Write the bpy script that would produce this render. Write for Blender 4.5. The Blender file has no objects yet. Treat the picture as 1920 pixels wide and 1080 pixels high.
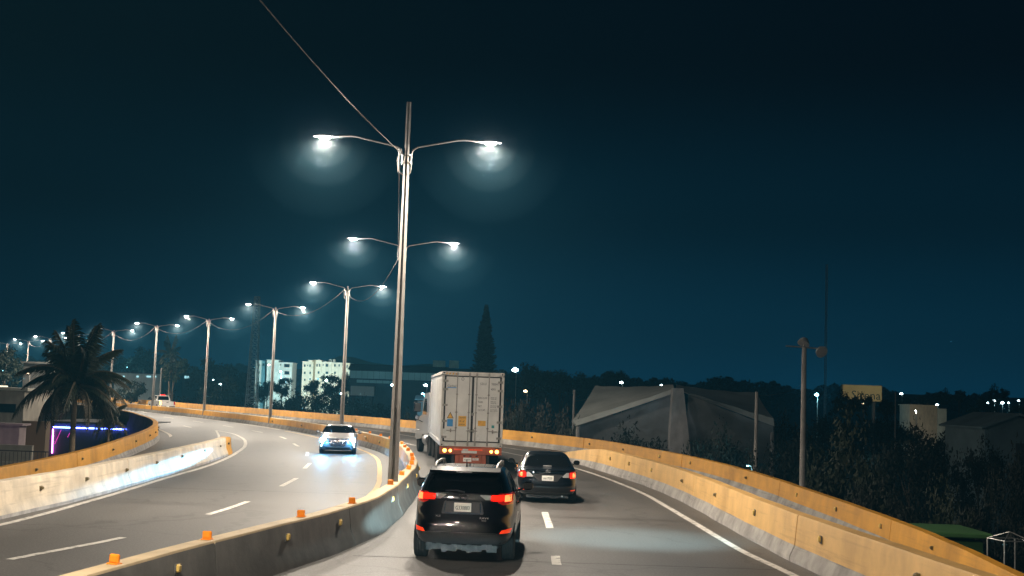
import bpy, bmesh, math, random
import numpy as np
from mathutils import Vector, Matrix

random.seed(7)
rng = np.random.default_rng(7)
D = bpy.data
S = bpy.context.scene
COL = S.collection
R = math.radians

# ------------------------------------------------------------------ camera
CAM_H, FPX, ROLL, PITCH = 2.95, 2340.0, R(2.0), math.atan(205 / 2340)
cam_data = D.cameras.new("camera")
cam_data.sensor_width = 36.0
cam_data.lens = FPX / 1920 * 36.0
cam_data.clip_start = 0.1
cam_data.clip_end = 6000
cam = D.objects.new("camera", cam_data)
COL.objects.link(cam)
_fw = Vector((0, math.cos(PITCH), math.sin(PITCH)))
_up0 = Vector((0, -math.sin(PITCH), math.cos(PITCH)))
_rt = Vector((math.cos(ROLL), 0, 0)) + _up0 * math.sin(ROLL)
_up = Vector((-math.sin(ROLL), 0, 0)) + _up0 * math.cos(ROLL)
cam.matrix_world = Matrix(((_rt.x, _up.x, -_fw.x, 0), (_rt.y, _up.y, -_fw.y, 0),
                           (_rt.z, _up.z, -_fw.z, CAM_H), (0, 0, 0, 1)))
S.camera = cam

# ------------------------------------------------------------------ world: night sky with town glow near the horizon
W = D.worlds.new("World")
S.world = W
W.use_nodes = True
wn, wl = W.node_tree.nodes, W.node_tree.links
wn.clear()
w_out = wn.new("ShaderNodeOutputWorld")
w_sky = wn.new("ShaderNodeTexSky")
w_sky.sky_type = 'NISHITA'
w_sky.sun_disc = False
w_sky.sun_elevation = R(-6)
w_sky.sun_rotation = R(30)
w_bg1 = wn.new("ShaderNodeBackground")
w_bg1.inputs[1].default_value = 0.02
wl.new(w_sky.outputs[0], w_bg1.inputs[0])
w_tc = wn.new("ShaderNodeTexCoord")
w_sep = wn.new("ShaderNodeSeparateXYZ")
wl.new(w_tc.outputs['Generated'], w_sep.inputs[0])
w_ramp = wn.new("ShaderNodeValToRGB")
cr = w_ramp.color_ramp
cr.interpolation = 'EASE'
SKY = [(0.0, (0.0010, 0.0340, 0.0700)), (0.06, (0.0009, 0.0250, 0.0500)), (0.15, (0.0006, 0.0110, 0.0215)),
       (0.27, (0.0005, 0.0032, 0.0066)), (1.0, (0.0004, 0.0018, 0.0040))]
cr.elements[0].position, cr.elements[0].color = SKY[0][0], (*SKY[0][1], 1)
cr.elements[1].position, cr.elements[1].color = SKY[-1][0], (*SKY[-1][1], 1)
for p, c in SKY[1:-1]:
    e = cr.elements.new(p)
    e.color = (*c, 1)
wl.new(w_sep.outputs['Z'], w_ramp.inputs[0])
w_bg2 = wn.new("ShaderNodeBackground")
w_bg2.inputs[1].default_value = 1.0
wl.new(w_ramp.outputs[0], w_bg2.inputs[0])
w_az = wn.new("ShaderNodeMapRange")        # the town glow lies ahead and to the right; the open country to the left is darker
w_az.interpolation_type = 'SMOOTHSTEP'
w_az.inputs['From Min'].default_value, w_az.inputs['From Max'].default_value = -.45, .15
w_az.inputs['To Min'].default_value, w_az.inputs['To Max'].default_value = .45, 1.0
wl.new(w_sep.outputs['X'], w_az.inputs['Value'])
wl.new(w_az.outputs[0], w_bg2.inputs[1])
w_add = wn.new("ShaderNodeAddShader")
wl.new(w_bg1.outputs[0], w_add.inputs[0])
wl.new(w_bg2.outputs[0], w_add.inputs[1])
wl.new(w_add.outputs[0], w_out.inputs[0])

# ------------------------------------------------------------------ render settings
S.render.engine = 'CYCLES'
S.view_settings.view_transform = 'Standard'
S.view_settings.look = 'None'
S.view_settings.exposure = 0.0
S.view_settings.gamma = 1.0
cy = S.cycles
cy.use_denoising = True
cy.max_bounces = 5
cy.diffuse_bounces = 2
cy.glossy_bounces = 3
cy.transmission_bounces = 3
cy.volume_bounces = 0
cy.transparent_max_bounces = 8
cy.sample_clamp_indirect = 2.0
cy.sample_clamp_direct = 0.0
cy.caustics_reflective = False
cy.caustics_refractive = False
cy.use_light_tree = True

LAMP_W = 1450.0        # electric-looking power of one street lamp head
HAZE = 0.0005

# ------------------------------------------------------------------ calibration helpers: where a ray of the lens meets the place
def _ray(px, py):
    d = _rt * ((px - 960) / FPX) + _up * (-(py - 540) / FPX) + _fw
    return d
def at(px, py, Y):
    d = _ray(px, py)
    t = Y / d.y
    return Vector((d.x * t, Y, CAM_H + d.z * t))
def gnd(px, py, z=0.0):
    d = _ray(px, py)
    t = (z - CAM_H) / d.z
    return Vector((d.x * t, d.y * t, z))

# ------------------------------------------------------------------ object helpers
def link(o, parent=None):
    COL.objects.link(o)
    if parent is not None:
        o.parent = parent
    return o
def tag(o, label=None, cat=None, group=None, kind=None):
    if label: o['label'] = label
    if cat: o['category'] = cat
    if group: o['group'] = group
    if kind: o['kind'] = kind
    return o
def empty(name, loc=(0, 0, 0), rz=0.0, label=None, cat=None, group=None):
    o = D.objects.new(name, None)
    o.location = loc
    o.rotation_euler = (0, 0, rz)
    link(o)
    return tag(o, label, cat, group)
def children(o):
    return [c for c in D.objects if c.parent is o]
def copy_tree(o, parent=None):
    c = o.copy()
    COL.objects.link(c)
    if parent is not None:
        c.parent = parent
    for ch in list(o.children):
        copy_tree(ch, c)
    return c

class MB:
    """collects geometry for one mesh"""
    def __init__(s):
        s.v, s.f, s.m = [], [], []
    def add(s, v, f, mi=0):
        b = len(s.v)
        s.v.extend([tuple(p) for p in v])
        s.f.extend([tuple(b + i for i in q) for q in f])
        s.m.extend([mi] * len(f) if isinstance(mi, int) else mi)
        return s
    def box(s, c, size, mi=0, rot=None, taper=1.0):
        hx, hy, hz = size[0] / 2, size[1] / 2, size[2] / 2
        v = []
        for z, t in ((-hz, 1.0), (hz, taper)):
            for x, y in ((-hx, -hy), (hx, -hy), (hx, hy), (-hx, hy)):
                p = Vector((x * t, y * t, z))
                if rot is not None: p = rot @ p
                v.append(p + Vector(c))
        return s.add(v, [(3, 2, 1, 0), (4, 5, 6, 7), (0, 1, 5, 4), (1, 2, 6, 5), (2, 3, 7, 6), (3, 0, 4, 7)], mi)
    def cbox(s, c, size, b=0.02, mi=0):
        """box with chamfered vertical and horizontal edges (octagonal look from each side)"""
        hx, hy, hz = size[0] / 2, size[1] / 2, size[2] / 2
        b = min(b, hx * .9, hy * .9, hz * .9)
        rings = []
        for z, ins in ((-hz, b), (-hz + b, 0), (hz - b, 0), (hz, b)):
            x, y = hx - ins, hy - ins
            rings.append([(-x + b, -y), (x - b, -y), (x, -y + b), (x, y - b), (x - b, y), (-x + b, y), (-x, y - b), (-x, -y + b)])
            rings[-1] = [(p[0] + c[0], p[1] + c[1], z + c[2]) for p in rings[-1]]
        v = [p for r in rings for p in r]
        f = []
        for k in range(3):
            for i in range(8):
                j = (i + 1) % 8
                f.append((k * 8 + i, k * 8 + j, k * 8 + 8 + j, k * 8 + 8 + i))
        f.append(tuple(range(7, -1, -1)))
        f.append(tuple(range(24, 32)))
        return s.add(v, f, mi)
    def tube(s, pts, r, n=8, mi=0, cap=True):
        pts = [Vector(p) for p in pts]
        rr = r if isinstance(r, (list, tuple)) else [r] * len(pts)
        v, f = [], []
        prev = None
        for i, p in enumerate(pts):
            t = (pts[min(i + 1, len(pts) - 1)] - pts[max(i - 1, 0)]).normalized()
            if prev is None:
                a = Vector((0, 0, 1)) if abs(t.z) < .9 else Vector((1, 0, 0))
                u = t.cross(a).normalized()
            else:
                u = (prev - t * prev.dot(t)).normalized()
            prev = u
            w = t.cross(u)
            for k in range(n):
                a = 2 * math.pi * k / n
                v.append(p + (u * math.cos(a) + w * math.sin(a)) * rr[i])
        for i in range(len(pts) - 1):
            for k in range(n):
                j = (k + 1) % n
                f.append((i * n + k, i * n + j, i * n + n + j, i * n + n + k))
        if cap:
            f.append(tuple(range(n - 1, -1, -1)))
            b = (len(pts) - 1) * n
            f.append(tuple(range(b, b + n)))
        return s.add(v, f, mi)
    def lathe(s, prof, n=24, axis='z', c=(0, 0, 0), mi=0):
        """prof: (radius, height) pairs, turned about an axis"""
        v, f = [], []
        for r, h in prof:
            for k in range(n):
                a = 2 * math.pi * k / n
                x, y = r * math.cos(a), r * math.sin(a)
                p = {'z': (x, y, h), 'x': (h, x, y), 'y': (y, h, x)}[axis]
                v.append((p[0] + c[0], p[1] + c[1], p[2] + c[2]))
        for i in range(len(prof) - 1):
            for k in range(n):
                j = (k + 1) % n
                f.append((i * n + k, i * n + j, i * n + n + j, i * n + n + k))
        if prof[0][0] > 1e-5: f.append(tuple(range(n - 1, -1, -1)))
        if prof[-1][0] > 1e-5:
            b = (len(prof) - 1) * n
            f.append(tuple(range(b, b + n)))
        return s.add(v, f, mi)
    def prism(s, poly, y0, y1, mi=0, plane='xz'):
        """polygon (a,b) extruded; plane xz: along y; yz: along x; xy: along z"""
        n = len(poly)
        def P(a, b, t):
            return {'xz': (a, t, b), 'yz': (t, a, b), 'xy': (a, b, t)}[plane]
        v = [P(a, b, y0) for a, b in poly] + [P(a, b, y1) for a, b in poly]
        f = [(i, (i + 1) % n, n + (i + 1) % n, n + i) for i in range(n)]
        f += [tuple(range(n - 1, -1, -1)), tuple(range(n, 2 * n))]
        return s.add(v, f, mi)
    def mesh(s, name, mats, smooth=None):
        me = D.meshes.new(name)
        me.from_pydata(s.v, [], s.f)
        for m in (mats if isinstance(mats, (list, tuple)) else [mats]):
            me.materials.append(m)
        me.polygons.foreach_set('material_index', s.m)
        bm = bmesh.new()
        bm.from_mesh(me)
        bmesh.ops.recalc_face_normals(bm, faces=bm.faces)
        bm.to_mesh(me)
        bm.free()
        if smooth is not None:
            me.shade_smooth()
            me.set_sharp_from_angle(angle=R(smooth))
        return me
    def build(s, name, mats, parent=None, smooth=None, loc=None):
        o = D.objects.new(name, s.mesh(name, mats, smooth))
        if loc is not None: o.location = loc
        return link(o, parent)

# ------------------------------------------------------------------ materials
MATS = {}
def mat(name, col, rough=0.6, metal=0.0, var=0.0, scale=4.0, bump=0.0, bscale=40.0, coat=0.0, spec=0.5, col2=None,
        emit=None, estr=0.0, detail=6.0, stretch=None, streak=0.0, sample=True, scuff=0.0):
    m = D.materials.new(name)
    m.use_nodes = True
    nt = m.node_tree
    n, l = nt.nodes, nt.links
    b = n['Principled BSDF']
    b.inputs['Base Color'].default_value = (*col, 1)
    b.inputs['Roughness'].default_value = rough
    b.inputs['Metallic'].default_value = metal
    b.inputs['Coat Weight'].default_value = coat
    b.inputs['Coat Roughness'].default_value = 0.04
    b.inputs['Specular IOR Level'].default_value = spec
    if emit:
        b.inputs['Emission Color'].default_value = (*emit, 1)
        b.inputs['Emission Strength'].default_value = estr
        if not sample:
            m.cycles.emission_sampling = 'NONE'
    if var > 0 or bump > 0 or col2:
        tc = n.new('ShaderNodeTexCoord')
        src = tc.outputs['Object']
        if stretch:
            mp = n.new('ShaderNodeMapping')
            mp.inputs['Scale'].default_value = stretch
            l.new(src, mp.inputs['Vector'])
            src = mp.outputs[0]
    if var > 0 or col2:
        nz = n.new('ShaderNodeTexNoise')
        nz.inputs['Scale'].default_value = scale
        nz.inputs['Detail'].default_value = detail
        nz.inputs['Roughness'].default_value = 0.65
        l.new(src, nz.inputs['Vector'])
        rp = n.new('ShaderNodeValToRGB')
        c2 = col2 or tuple(c * (1 - var) for c in col)
        c1 = col if col2 else tuple(min(1, c * (1 + var)) for c in col)
        rp.color_ramp.elements[0].position, rp.color_ramp.elements[1].position = .32, .68
        rp.color_ramp.elements[0].color = (*c2, 1)
        rp.color_ramp.elements[1].color = (*c1, 1)
        l.new(nz.outputs['Fac'], rp.inputs[0])
        out = rp.outputs[0]
        if streak > 0:      # rain streaks and grime that run down the face
            mp2 = n.new('ShaderNodeMapping')
            mp2.inputs['Scale'].default_value = (.8, .8, 0.35)
            l.new(tc.outputs['Object'], mp2.inputs['Vector'])
            nz2 = n.new('ShaderNodeTexNoise')
            nz2.inputs['Scale'].default_value = 2.2
            nz2.inputs['Detail'].default_value = 8
            l.new(mp2.outputs[0], nz2.inputs['Vector'])
            r2 = n.new('ShaderNodeValToRGB')
            r2.color_ramp.elements[0].position, r2.color_ramp.elements[1].position = .40, .62
            r2.color_ramp.elements[0].color = (1 - streak,) * 3 + (1,)
            r2.color_ramp.elements[1].color = (1, 1, 1, 1)
            l.new(nz2.outputs['Fac'], r2.inputs[0])
            mx = n.new('ShaderNodeMix')
            mx.data_type = 'RGBA'
            mx.blend_type = 'MULTIPLY'
            mx.inputs[0].default_value = 1.0
            l.new(out, mx.inputs[6])
            l.new(r2.outputs[0], mx.inputs[7])
            out = mx.outputs[2]
        if scuff > 0:       # tyre rubs and scrapes that run along the wall
            mp3 = n.new('ShaderNodeMapping')
            mp3.inputs['Scale'].default_value = (.5, .22, 7.0)
            l.new(tc.outputs['Object'], mp3.inputs['Vector'])
            nz3 = n.new('ShaderNodeTexNoise')
            nz3.inputs['Scale'].default_value = 1.3
            nz3.inputs['Detail'].default_value = 9
            nz3.inputs['Roughness'].default_value = .7
            l.new(mp3.outputs[0], nz3.inputs['Vector'])
            r3 = n.new('ShaderNodeValToRGB')
            r3.color_ramp.elements[0].position, r3.color_ramp.elements[1].position = .54, .68
            r3.color_ramp.elements[0].color = (1, 1, 1, 1)
            r3.color_ramp.elements[1].color = (1 - scuff,) * 3 + (1,)
            l.new(nz3.outputs['Fac'], r3.inputs[0])
            mx3 = n.new('ShaderNodeMix')
            mx3.data_type = 'RGBA'
            mx3.blend_type = 'MULTIPLY'
            mx3.inputs[0].default_value = 1.0
            l.new(out, mx3.inputs[6])
            l.new(r3.outputs[0], mx3.inputs[7])
            out = mx3.outputs[2]
        l.new(out, b.inputs['Base Color'])
    if bump > 0:
        nb = n.new('ShaderNodeTexNoise')
        nb.inputs['Scale'].default_value = bscale
        nb.inputs['Detail'].default_value = 4
        l.new(src, nb.inputs['Vector'])
        bp = n.new('ShaderNodeBump')
        bp.inputs['Strength'].default_value = bump
        bp.inputs['Distance'].default_value = 0.02
        l.new(nb.outputs['Fac'], bp.inputs['Height'])
        l.new(bp.outputs[0], b.inputs['Normal'])
    MATS[name] = m
    return m

def asphalt_mat(name, base, dark):
    m = D.materials.new(name)
    m.use_nodes = True
    n, l = m.node_tree.nodes, m.node_tree.links
    b = n['Principled BSDF']
    tc = n.new('ShaderNodeTexCoord')
    big = n.new('ShaderNodeTexNoise'); big.inputs['Scale'].default_value = 0.16; big.inputs['Detail'].default_value = 8; big.inputs['Roughness'].default_value = .7
    mp = n.new('ShaderNodeMapping'); mp.inputs['Scale'].default_value = (1.6, .35, 1)
    l.new(tc.outputs['Object'], mp.inputs[0]); l.new(mp.outputs[0], big.inputs['Vector'])
    rp = n.new('ShaderNodeValToRGB')
    rp.color_ramp.elements[0].position, rp.color_ramp.elements[1].position = .36, .66
    rp.color_ramp.elements[0].color = (*dark, 1); rp.color_ramp.elements[1].color = (*base, 1)
    l.new(big.outputs['Fac'], rp.inputs[0])
    fine = n.new('ShaderNodeTexNoise'); fine.inputs['Scale'].default_value = 22; fine.inputs['Detail'].default_value = 5; fine.inputs['Roughness'].default_value = .8
    l.new(tc.outputs['Object'], fine.inputs['Vector'])
    r2 = n.new('ShaderNodeValToRGB')
    r2.color_ramp.elements[0].position, r2.color_ramp.elements[1].position = .3, .72
    r2.color_ramp.elements[0].color = (.48, .48, .48, 1); r2.color_ramp.elements[1].color = (1.5, 1.5, 1.5, 1)
    l.new(fine.outputs['Fac'], r2.inputs[0])
    mx = n.new('ShaderNodeMix'); mx.data_type = 'RGBA'; mx.blend_type = 'MULTIPLY'; mx.inputs[0].default_value = 1
    l.new(rp.outputs[0], mx.inputs[6]); l.new(r2.outputs[0], mx.inputs[7])
    # cracks and tar seams
    vo = n.new('ShaderNodeTexVoronoi'); vo.feature = 'DISTANCE_TO_EDGE'; vo.inputs['Scale'].default_value = .22
    wv = n.new('ShaderNodeTexNoise'); wv.inputs['Scale'].default_value = 1.2; wv.inputs['Detail'].default_value = 4
    l.new(tc.outputs['Object'], wv.inputs['Vector'])
    va = n.new('ShaderNodeVectorMath'); va.operation = 'MULTIPLY_ADD'
    va.inputs[1].default_value = (1.6, 1.6, 0)
    l.new(wv.outputs['Color'], va.inputs[0]); l.new(tc.outputs['Object'], va.inputs[2])
    l.new(va.outputs[0], vo.inputs['Vector'])
    r3 = n.new('ShaderNodeValToRGB')
    r3.color_ramp.elements[0].position, r3.color_ramp.elements[1].position = .005, .014
    r3.color_ramp.elements[0].color = (.35, .35, .35, 1); r3.color_ramp.elements[1].color = (1, 1, 1, 1)
    l.new(vo.outputs[0], r3.inputs[0])
    mx2 = n.new('ShaderNodeMix'); mx2.data_type = 'RGBA'; mx2.blend_type = 'MULTIPLY'; mx2.inputs[0].default_value = .4
    l.new(mx.outputs[2], mx2.inputs[6]); l.new(r3.outputs[0], mx2.inputs[7])
    l.new(mx2.outputs[2], b.inputs['Base Color'])
    rr = n.new('ShaderNodeMapRange'); rr.inputs['To Min'].default_value = .42; rr.inputs['To Max'].default_value = .66
    l.new(big.outputs['Fac'], rr.inputs['Value']); l.new(rr.outputs[0], b.inputs['Roughness'])
    bp = n.new('ShaderNodeBump'); bp.inputs['Strength'].default_value = .25; bp.inputs['Distance'].default_value = .01
    l.new(fine.outputs['Fac'], bp.inputs['Height']); l.new(bp.outputs[0], b.inputs['Normal'])
    MATS[name] = m
    return m

asphalt = asphalt_mat('asphalt', (.128, .121, .113), (.084, .079, .074))
paint_white = mat('road_paint', (.64, .61, .56), .7, col2=(.26, .25, .23), scale=5, bump=.1, detail=10)
paint_white.node_tree.nodes['Color Ramp'].color_ramp.elements[0].position = .36
paint_white.node_tree.nodes['Color Ramp'].color_ramp.elements[1].position = .50
median_top = mat('worn_median_top', (.52, .40, .24), .7, var=.2, scale=1.5, bump=.15, bscale=18)
paint_yellow_line = mat('faded_yellow_line', (.55, .40, .20), .7, var=.3, scale=7)
wall_yellow = mat('yellow_barrier_paint', (.64, .295, .020), .62, var=.14, scale=1.3, streak=.14, bump=.12, bscale=18, scuff=.18)
wall_cream = mat('faded_cream_barrier_paint', (.62, .37, .12), .65, var=.14, scale=1.1, streak=.12, bump=.12, bscale=18, scuff=.2)
wall_white = mat('whitewashed_barrier', (.68, .58, .44), .65, var=.16, scale=1.6, streak=.2, bump=.15, bscale=14, scuff=.35)
wall_toe = mat('grey_concrete_toe', (.40, .375, .35), .8, var=.22, scale=2.0, streak=.3, bump=.2, bscale=16, scuff=.5)
concrete_dark = mat('stained_concrete', (.15, .145, .135), .82, var=.22, scale=1.4, streak=.2, bump=.2, bscale=14)
concrete_pole = mat('pole_concrete', (.29, .27, .25), .8, var=.15, scale=3, streak=.2, bump=.1)
steel = mat('galvanised_steel', (.50, .49, .47), .4, .8, var=.15, scale=6)
black_cable = mat('cable', (.14, .135, .13), .5)
lamp_case = mat('lamp_casing', (.42, .42, .42), .45, .6)
lamp_lens = mat('lamp_lens', (1, 1, 1), .3, emit=(1.0, .96, .90), estr=160.0, sample=False)
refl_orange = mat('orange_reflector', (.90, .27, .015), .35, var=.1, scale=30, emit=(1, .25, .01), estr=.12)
refl_yellow = mat('pale_yellow_reflector', (.80, .56, .16), .35, var=.15, scale=30)
refl_dark = mat('dull_reflector', (.16, .12, .05), .5, var=.2, scale=30)
# ================================================================== plan of the road (metres; y runs away from the camera)
def cspline(pts):
    """natural-looking curve through points as a function of y, each point (x, y[, z])"""
    P = np.array([(p[0], p[1], p[2] if len(p) > 2 else 0.0) for p in pts], float)
    P = P[np.argsort(P[:, 1])]
    y = P[:, 1]
    def slopes(v):
        d = np.diff(v) / np.diff(y)
        m = np.empty(len(v))
        m[0], m[-1] = d[0], d[-1]
        h = np.diff(y)
        m[1:-1] = (d[:-1] * h[1:] + d[1:] * h[:-1]) / (h[1:] + h[:-1])
        return m
    mx, mz = slopes(P[:, 0]), slopes(P[:, 2])
    def ev(v, m, t):
        i = int(np.clip(np.searchsorted(y, t) - 1, 0, len(y) - 2))
        h = y[i + 1] - y[i]
        s = (t - y[i]) / h
        if s < 0: return v[i] + m[i] * (t - y[i])
        if s > 1: return v[i + 1] + m[i + 1] * (t - y[i + 1])
        return ((2 * s ** 3 - 3 * s ** 2 + 1) * v[i] + (s ** 3 - 2 * s ** 2 + s) * h * m[i]
                + (-2 * s ** 3 + 3 * s ** 2) * v[i + 1] + (s ** 3 - s ** 2) * h * m[i + 1])
    return lambda t: Vector((ev(P[:, 0], mx, t), t, ev(P[:, 2], mz, t)))

MED = cspline([(-9.2, -40), (-7.8, -12), (-6.4, 2), (-5.55, 9), (-4.9, 14.7), (-4.1, 19.4), (-3.3, 23.3), (-2.9, 26.2),
               (-2.78, 30), (-2.8, 34), (-2.98, 40.3), (-3.65, 47.4), (-5.5, 60.3), (-9.9, 76), (-18.4, 98), (-28.3, 117.5),
               (-37.7, 134), (-47.8, 151), (-57.8, 168), (-67.3, 184), (-76.5, 200), (-97, 236), (-128, 290), (-160, 345)])
def tangent(fn, y):
    return (fn(y + .25) - fn(y - .25)).normalized()
def off(fn, y, d):
    t = tangent(fn, y)
    p = fn(y)
    return Vector((p.x + t.y * d, p.y - t.x * d, p.z))
def lerp(a, b, t):
    return a + (b - a) * max(0.0, min(1.0, t))

RIN = cspline([(6.0, -40), (6.6, -10), (6.75, 4), (6.4, 14), (6.05, 20), (5.85, 24), (5.72, 29), (5.66, 36.5), (5.2, 45), (4.5, 51), (3.6, 57.6), (2.55, 63), (1.9, 66)])
_ro = [(8.5, -40, -3.4), (10.4, 0, -2.5), (11.0, 18, -1.7), (11.15, 27.4, -1.34), (11.3, 30.3, -1.25), (11.4, 34.3, -1.14), (11.3, 39.8, -1.02), (11.0, 45.7, -.88),
       (10.5, 51.5, -.71), (9.2, 59, -.48), (7.1, 66, -.28), (4.5, 73.5, -.14), (-.2, 81, -.02), (-8.2, 99.5, 0)]
for yy, dd in ((103, 9.7), (112, 9.1), (124, 8.7), (140, 8.4), (160, 8.3), (185, 8.3), (215, 8.3), (260, 8.3), (320, 8.3)):
    _ro.append(tuple(off(MED, yy, dd)))
ROUT = cspline(_ro)
LIN = cspline([(-17.5, -40), (-15.5, -6), (-13.6, 6), (-12.2, 14), (-11.3, 20), (-10.95, 27), (-10.93, 32), (-11.35, 40.5), (-11.95, 50), (-12.6, 56.8)])
_lo = [(-24, -40, -3), (-20.5, 0, -2), (-17.4, 25, -1.15), (-16.6, 35, -.9), (-16.5, 41, -.77), (-16.6, 45, -.72), (-16.9, 50.3, -.62), (-18, 59.8, -.42), (-20, 71.3, -.18),
       (-21.1, 75.3, -.1), (-25, 85.6, 0)]
for yy, dd in ((107, -10.4), (120, -10.6), (135, -10.8), (155, -10.8), (180, -10.8), (215, -10.8), (260, -10.8), (320, -10.8)):
    _lo.append(tuple(off(MED, yy, dd)))
LOUT = cspline(_lo)

def ys(a, b, step):
    n = max(2, int(round((b - a) / step)) + 1)
    return [a + (b - a) * i / (n - 1) for i in range(n)]

# ------------------------------------------------------------------ road sheets
def strip(name, fa, fb, y0, y1, m, step=2.0, nx=8, label=None):
    mb = MB()
    yy = ys(y0, y1, step)
    v, f = [], []
    for y in yy:
        a, b = fa(y), fb(y)
        for k in range(nx + 1):
            v.append(a.lerp(b, k / nx))
    for i in range(len(yy) - 1):
        for k in range(nx):
            f.append((i * (nx + 1) + k, i * (nx + 1) + k + 1, (i + 1) * (nx + 1) + k + 1, (i + 1) * (nx + 1) + k))
    mb.add(v, f)
    o = mb.build(name, m)
    return tag(o, label, kind='structure')

# beyond the two noses the main sheet runs on to a seam, where the ramps join it
LSEAM = cspline([(-12.6, 56.8), (-13.6, 62), (-15.6, 70), (-18.6, 79), (-23.5, 90), tuple(off(MED, 107, -10.4))])
RSEAM = cspline([(3.75, 57.6), (2.4, 64), (-.2, 72), (-3.4, 80), (-8.2, 92), tuple(ROUT(103))])
_ls_y1, _rs_y1 = off(MED, 107, -10.4).y, 103.0
def main_left(y):
    return LIN(y) if y < 56.8 else (LSEAM(y) if y < _ls_y1 else LOUT(y))
def main_right(y):
    return RIN(y) if y < 57.6 else (RSEAM(y) if y < _rs_y1 else ROUT(y))
def flat(fn):
    return lambda y: Vector((fn(y).x, y, 0.0))
road = strip('main_road', flat(main_left), flat(main_right), -40, 318, asphalt, 2.0, 10, 'grey asphalt carriageways of the elevated curving highway')
def ramp_l_in(y):
    if y < 56.8: return Vector((LIN(y).x, y, LOUT(y).z * lerp(1, .0, (y - 44) / 12.8)))
    return Vector((LSEAM(y).x, y, 0.0))
def ramp_r_in(y):
    if y < 57.6: return Vector((RIN(y).x, y, ROUT(y).z * lerp(1, .0, (y - 40) / 17.6)))
    return Vector((RSEAM(y).x, y, 0.0))
strip('exit_ramp_road', lambda y: LOUT(y), ramp_l_in, -40, _ls_y1 - .2, asphalt, 2.0, 4, 'asphalt ramp between the whitewashed wall and the curved yellow wall')
strip('slip_ramp_road', ramp_r_in, lambda y: ROUT(y), -40, _rs_y1 - .2, asphalt, 2.0, 4, 'asphalt ramp between the cream wall and the outer yellow wall')

# ------------------------------------------------------------------ painted markings: parts of the road they lie on
def stripe(name, fn, y0, y1, w, m, parent, dz=.006, step=.8):
    mb = MB()
    yy = ys(y0, y1, step)
    v, f = [], []
    for y in yy:
        t = tangent(fn, y)
        p = fn(y)
        nx, ny = t.y, -t.x
        j = .006 * math.sin(y * 7.1) + .005 * math.sin(y * 17.3)
        v += [(p.x - nx * (w / 2 + j), p.y - ny * w / 2, p.z + dz), (p.x + nx * (w / 2 - j), p.y + ny * w / 2, p.z + dz)]
    for i in range(len(yy) - 1):
        f.append((2 * i, 2 * i + 1, 2 * i + 3, 2 * i + 2))
    mb.add(v, f)
    return mb.build(name, m, parent)

LDASH = cspline([(-14, -20), (-11.3, 4), (-9.3, 14), (-8.1, 21), (-7.3, 24.5), (-6.86, 29.3), (-6.7, 33), (-6.83, 38.5), (-7.0, 42.2), (-7.62, 47.8), (-7.95, 51),
                 (-8.98, 56.7), (-9.5, 60.2), (-11.1, 66.7), (-14.0, 78)] + [tuple(off(MED, yy, -3.5)) for yy in (94, 112, 130, 150, 175, 205, 250)])
for a, b in ((8, 12.6), (20.9, 24.4), (29.3, 33), (38.5, 42.3), (47.6, 51.2), (56.6, 60.4), (66.0, 69.2), (75.4, 78.6), (84.8, 88), (94, 97.4), (104, 107.2), (113.6, 117), (123, 126.4), (133, 136.5), (143, 146.5), (153, 156.5)):
    stripe('lane_dash', LDASH, a, b, .16, paint_white, road)
LD2 = cspline([tuple(off(MED, yy, -7.0)) for yy in (92, 104, 116, 130, 150, 175, 205)])
for a, b in ((90.2, 93.2), (99.3, 102.3), (108.6, 111.6), (118, 121), (127.5, 131), (137, 140)):
    stripe('lane_dash', LD2, a, b, .15, paint_white, road)
# edge line that hugs the whitewashed wall and sweeps round its nose
LEDGE = cspline([(-15, 2), (-12.3, 12), (-10.75, 20), (-10.25, 25.7), (-10.33, 30.8), (-10.78, 39.4), (-11.25, 48.5), (-12.2, 56.8), (-13.5, 65), (-15.9, 75.3), (-18.0, 81.8), (-19.9, 86)])
stripe('edge_line', LEDGE, 4, 86, .17, paint_white, road)
LGORE = cspline([(-12.9, 57.8), (-14.0, 62), (-15.4, 67.5), (-17.4, 76), (-19.9, 86)])
stripe('edge_line', LGORE, 59.5, 85.6, .14, paint_white, road, .008)
stripe('edge_line', cspline([tuple(off(MED, yy, -9.8)) for yy in (112, 125, 150, 180, 215, 260)]), 106, 250, .16, paint_white, road)
# yellow line on the left side of the median
MEDL = lambda y: off(MED, y, -.95 - .15 * math.exp(-((y - 44) / 10) ** 2))
stripe('edge_line', MEDL, 22, 90, .17, paint_yellow_line, road)
stripe('edge_line', lambda y: off(MED, y, -.8), 92, 240, .14, paint_white, road)
# our carriageway
RDASH = cspline([(.3, -10), (.85, 14), (.98, 23), (1.05, 29), (1.06, 33), (.75, 42), (-.25, 53), (-2.6, 64), (-5.3, 72.6), (-6.3, 76)] + [tuple(off(MED, yy, 3.9)) for yy in (90, 110, 130, 155, 190, 240)])
for a, b in ((9, 12), (18.4, 20.4), (22.6, 23.9), (28.9, 32.9), (41, 45), (50.5, 54.5), (60.5, 64.2), (72.4, 76.1), (84, 87.4), (95, 98), (106, 109), (117, 120), (128, 131), (139, 142)):
    stripe('lane_dash', RDASH, a, b, .17, paint_white, road)
REDGE = cspline([(5.6, -10), (5.45, 12), (5.11, 22.5), (4.89, 25.3), (4.76, 29.7), (4.63, 36), (4.42, 41.6), (4.05, 46), (3.11, 53.6), (1.6, 61), (-.8, 70), (-3.9, 79)] + [tuple(off(MED, yy, 7.4)) for yy in (96, 112, 130, 155, 190, 240)])
stripe('edge_line', REDGE, -2, 236, .17, paint_white, road)
stripe('edge_line', cspline([(3.6, 58.6), (2.9, 63), (1.2, 70), (-1.6, 78), (-6.9, 92)]), 59.5, 91, .14, paint_white, road, .008)
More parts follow.
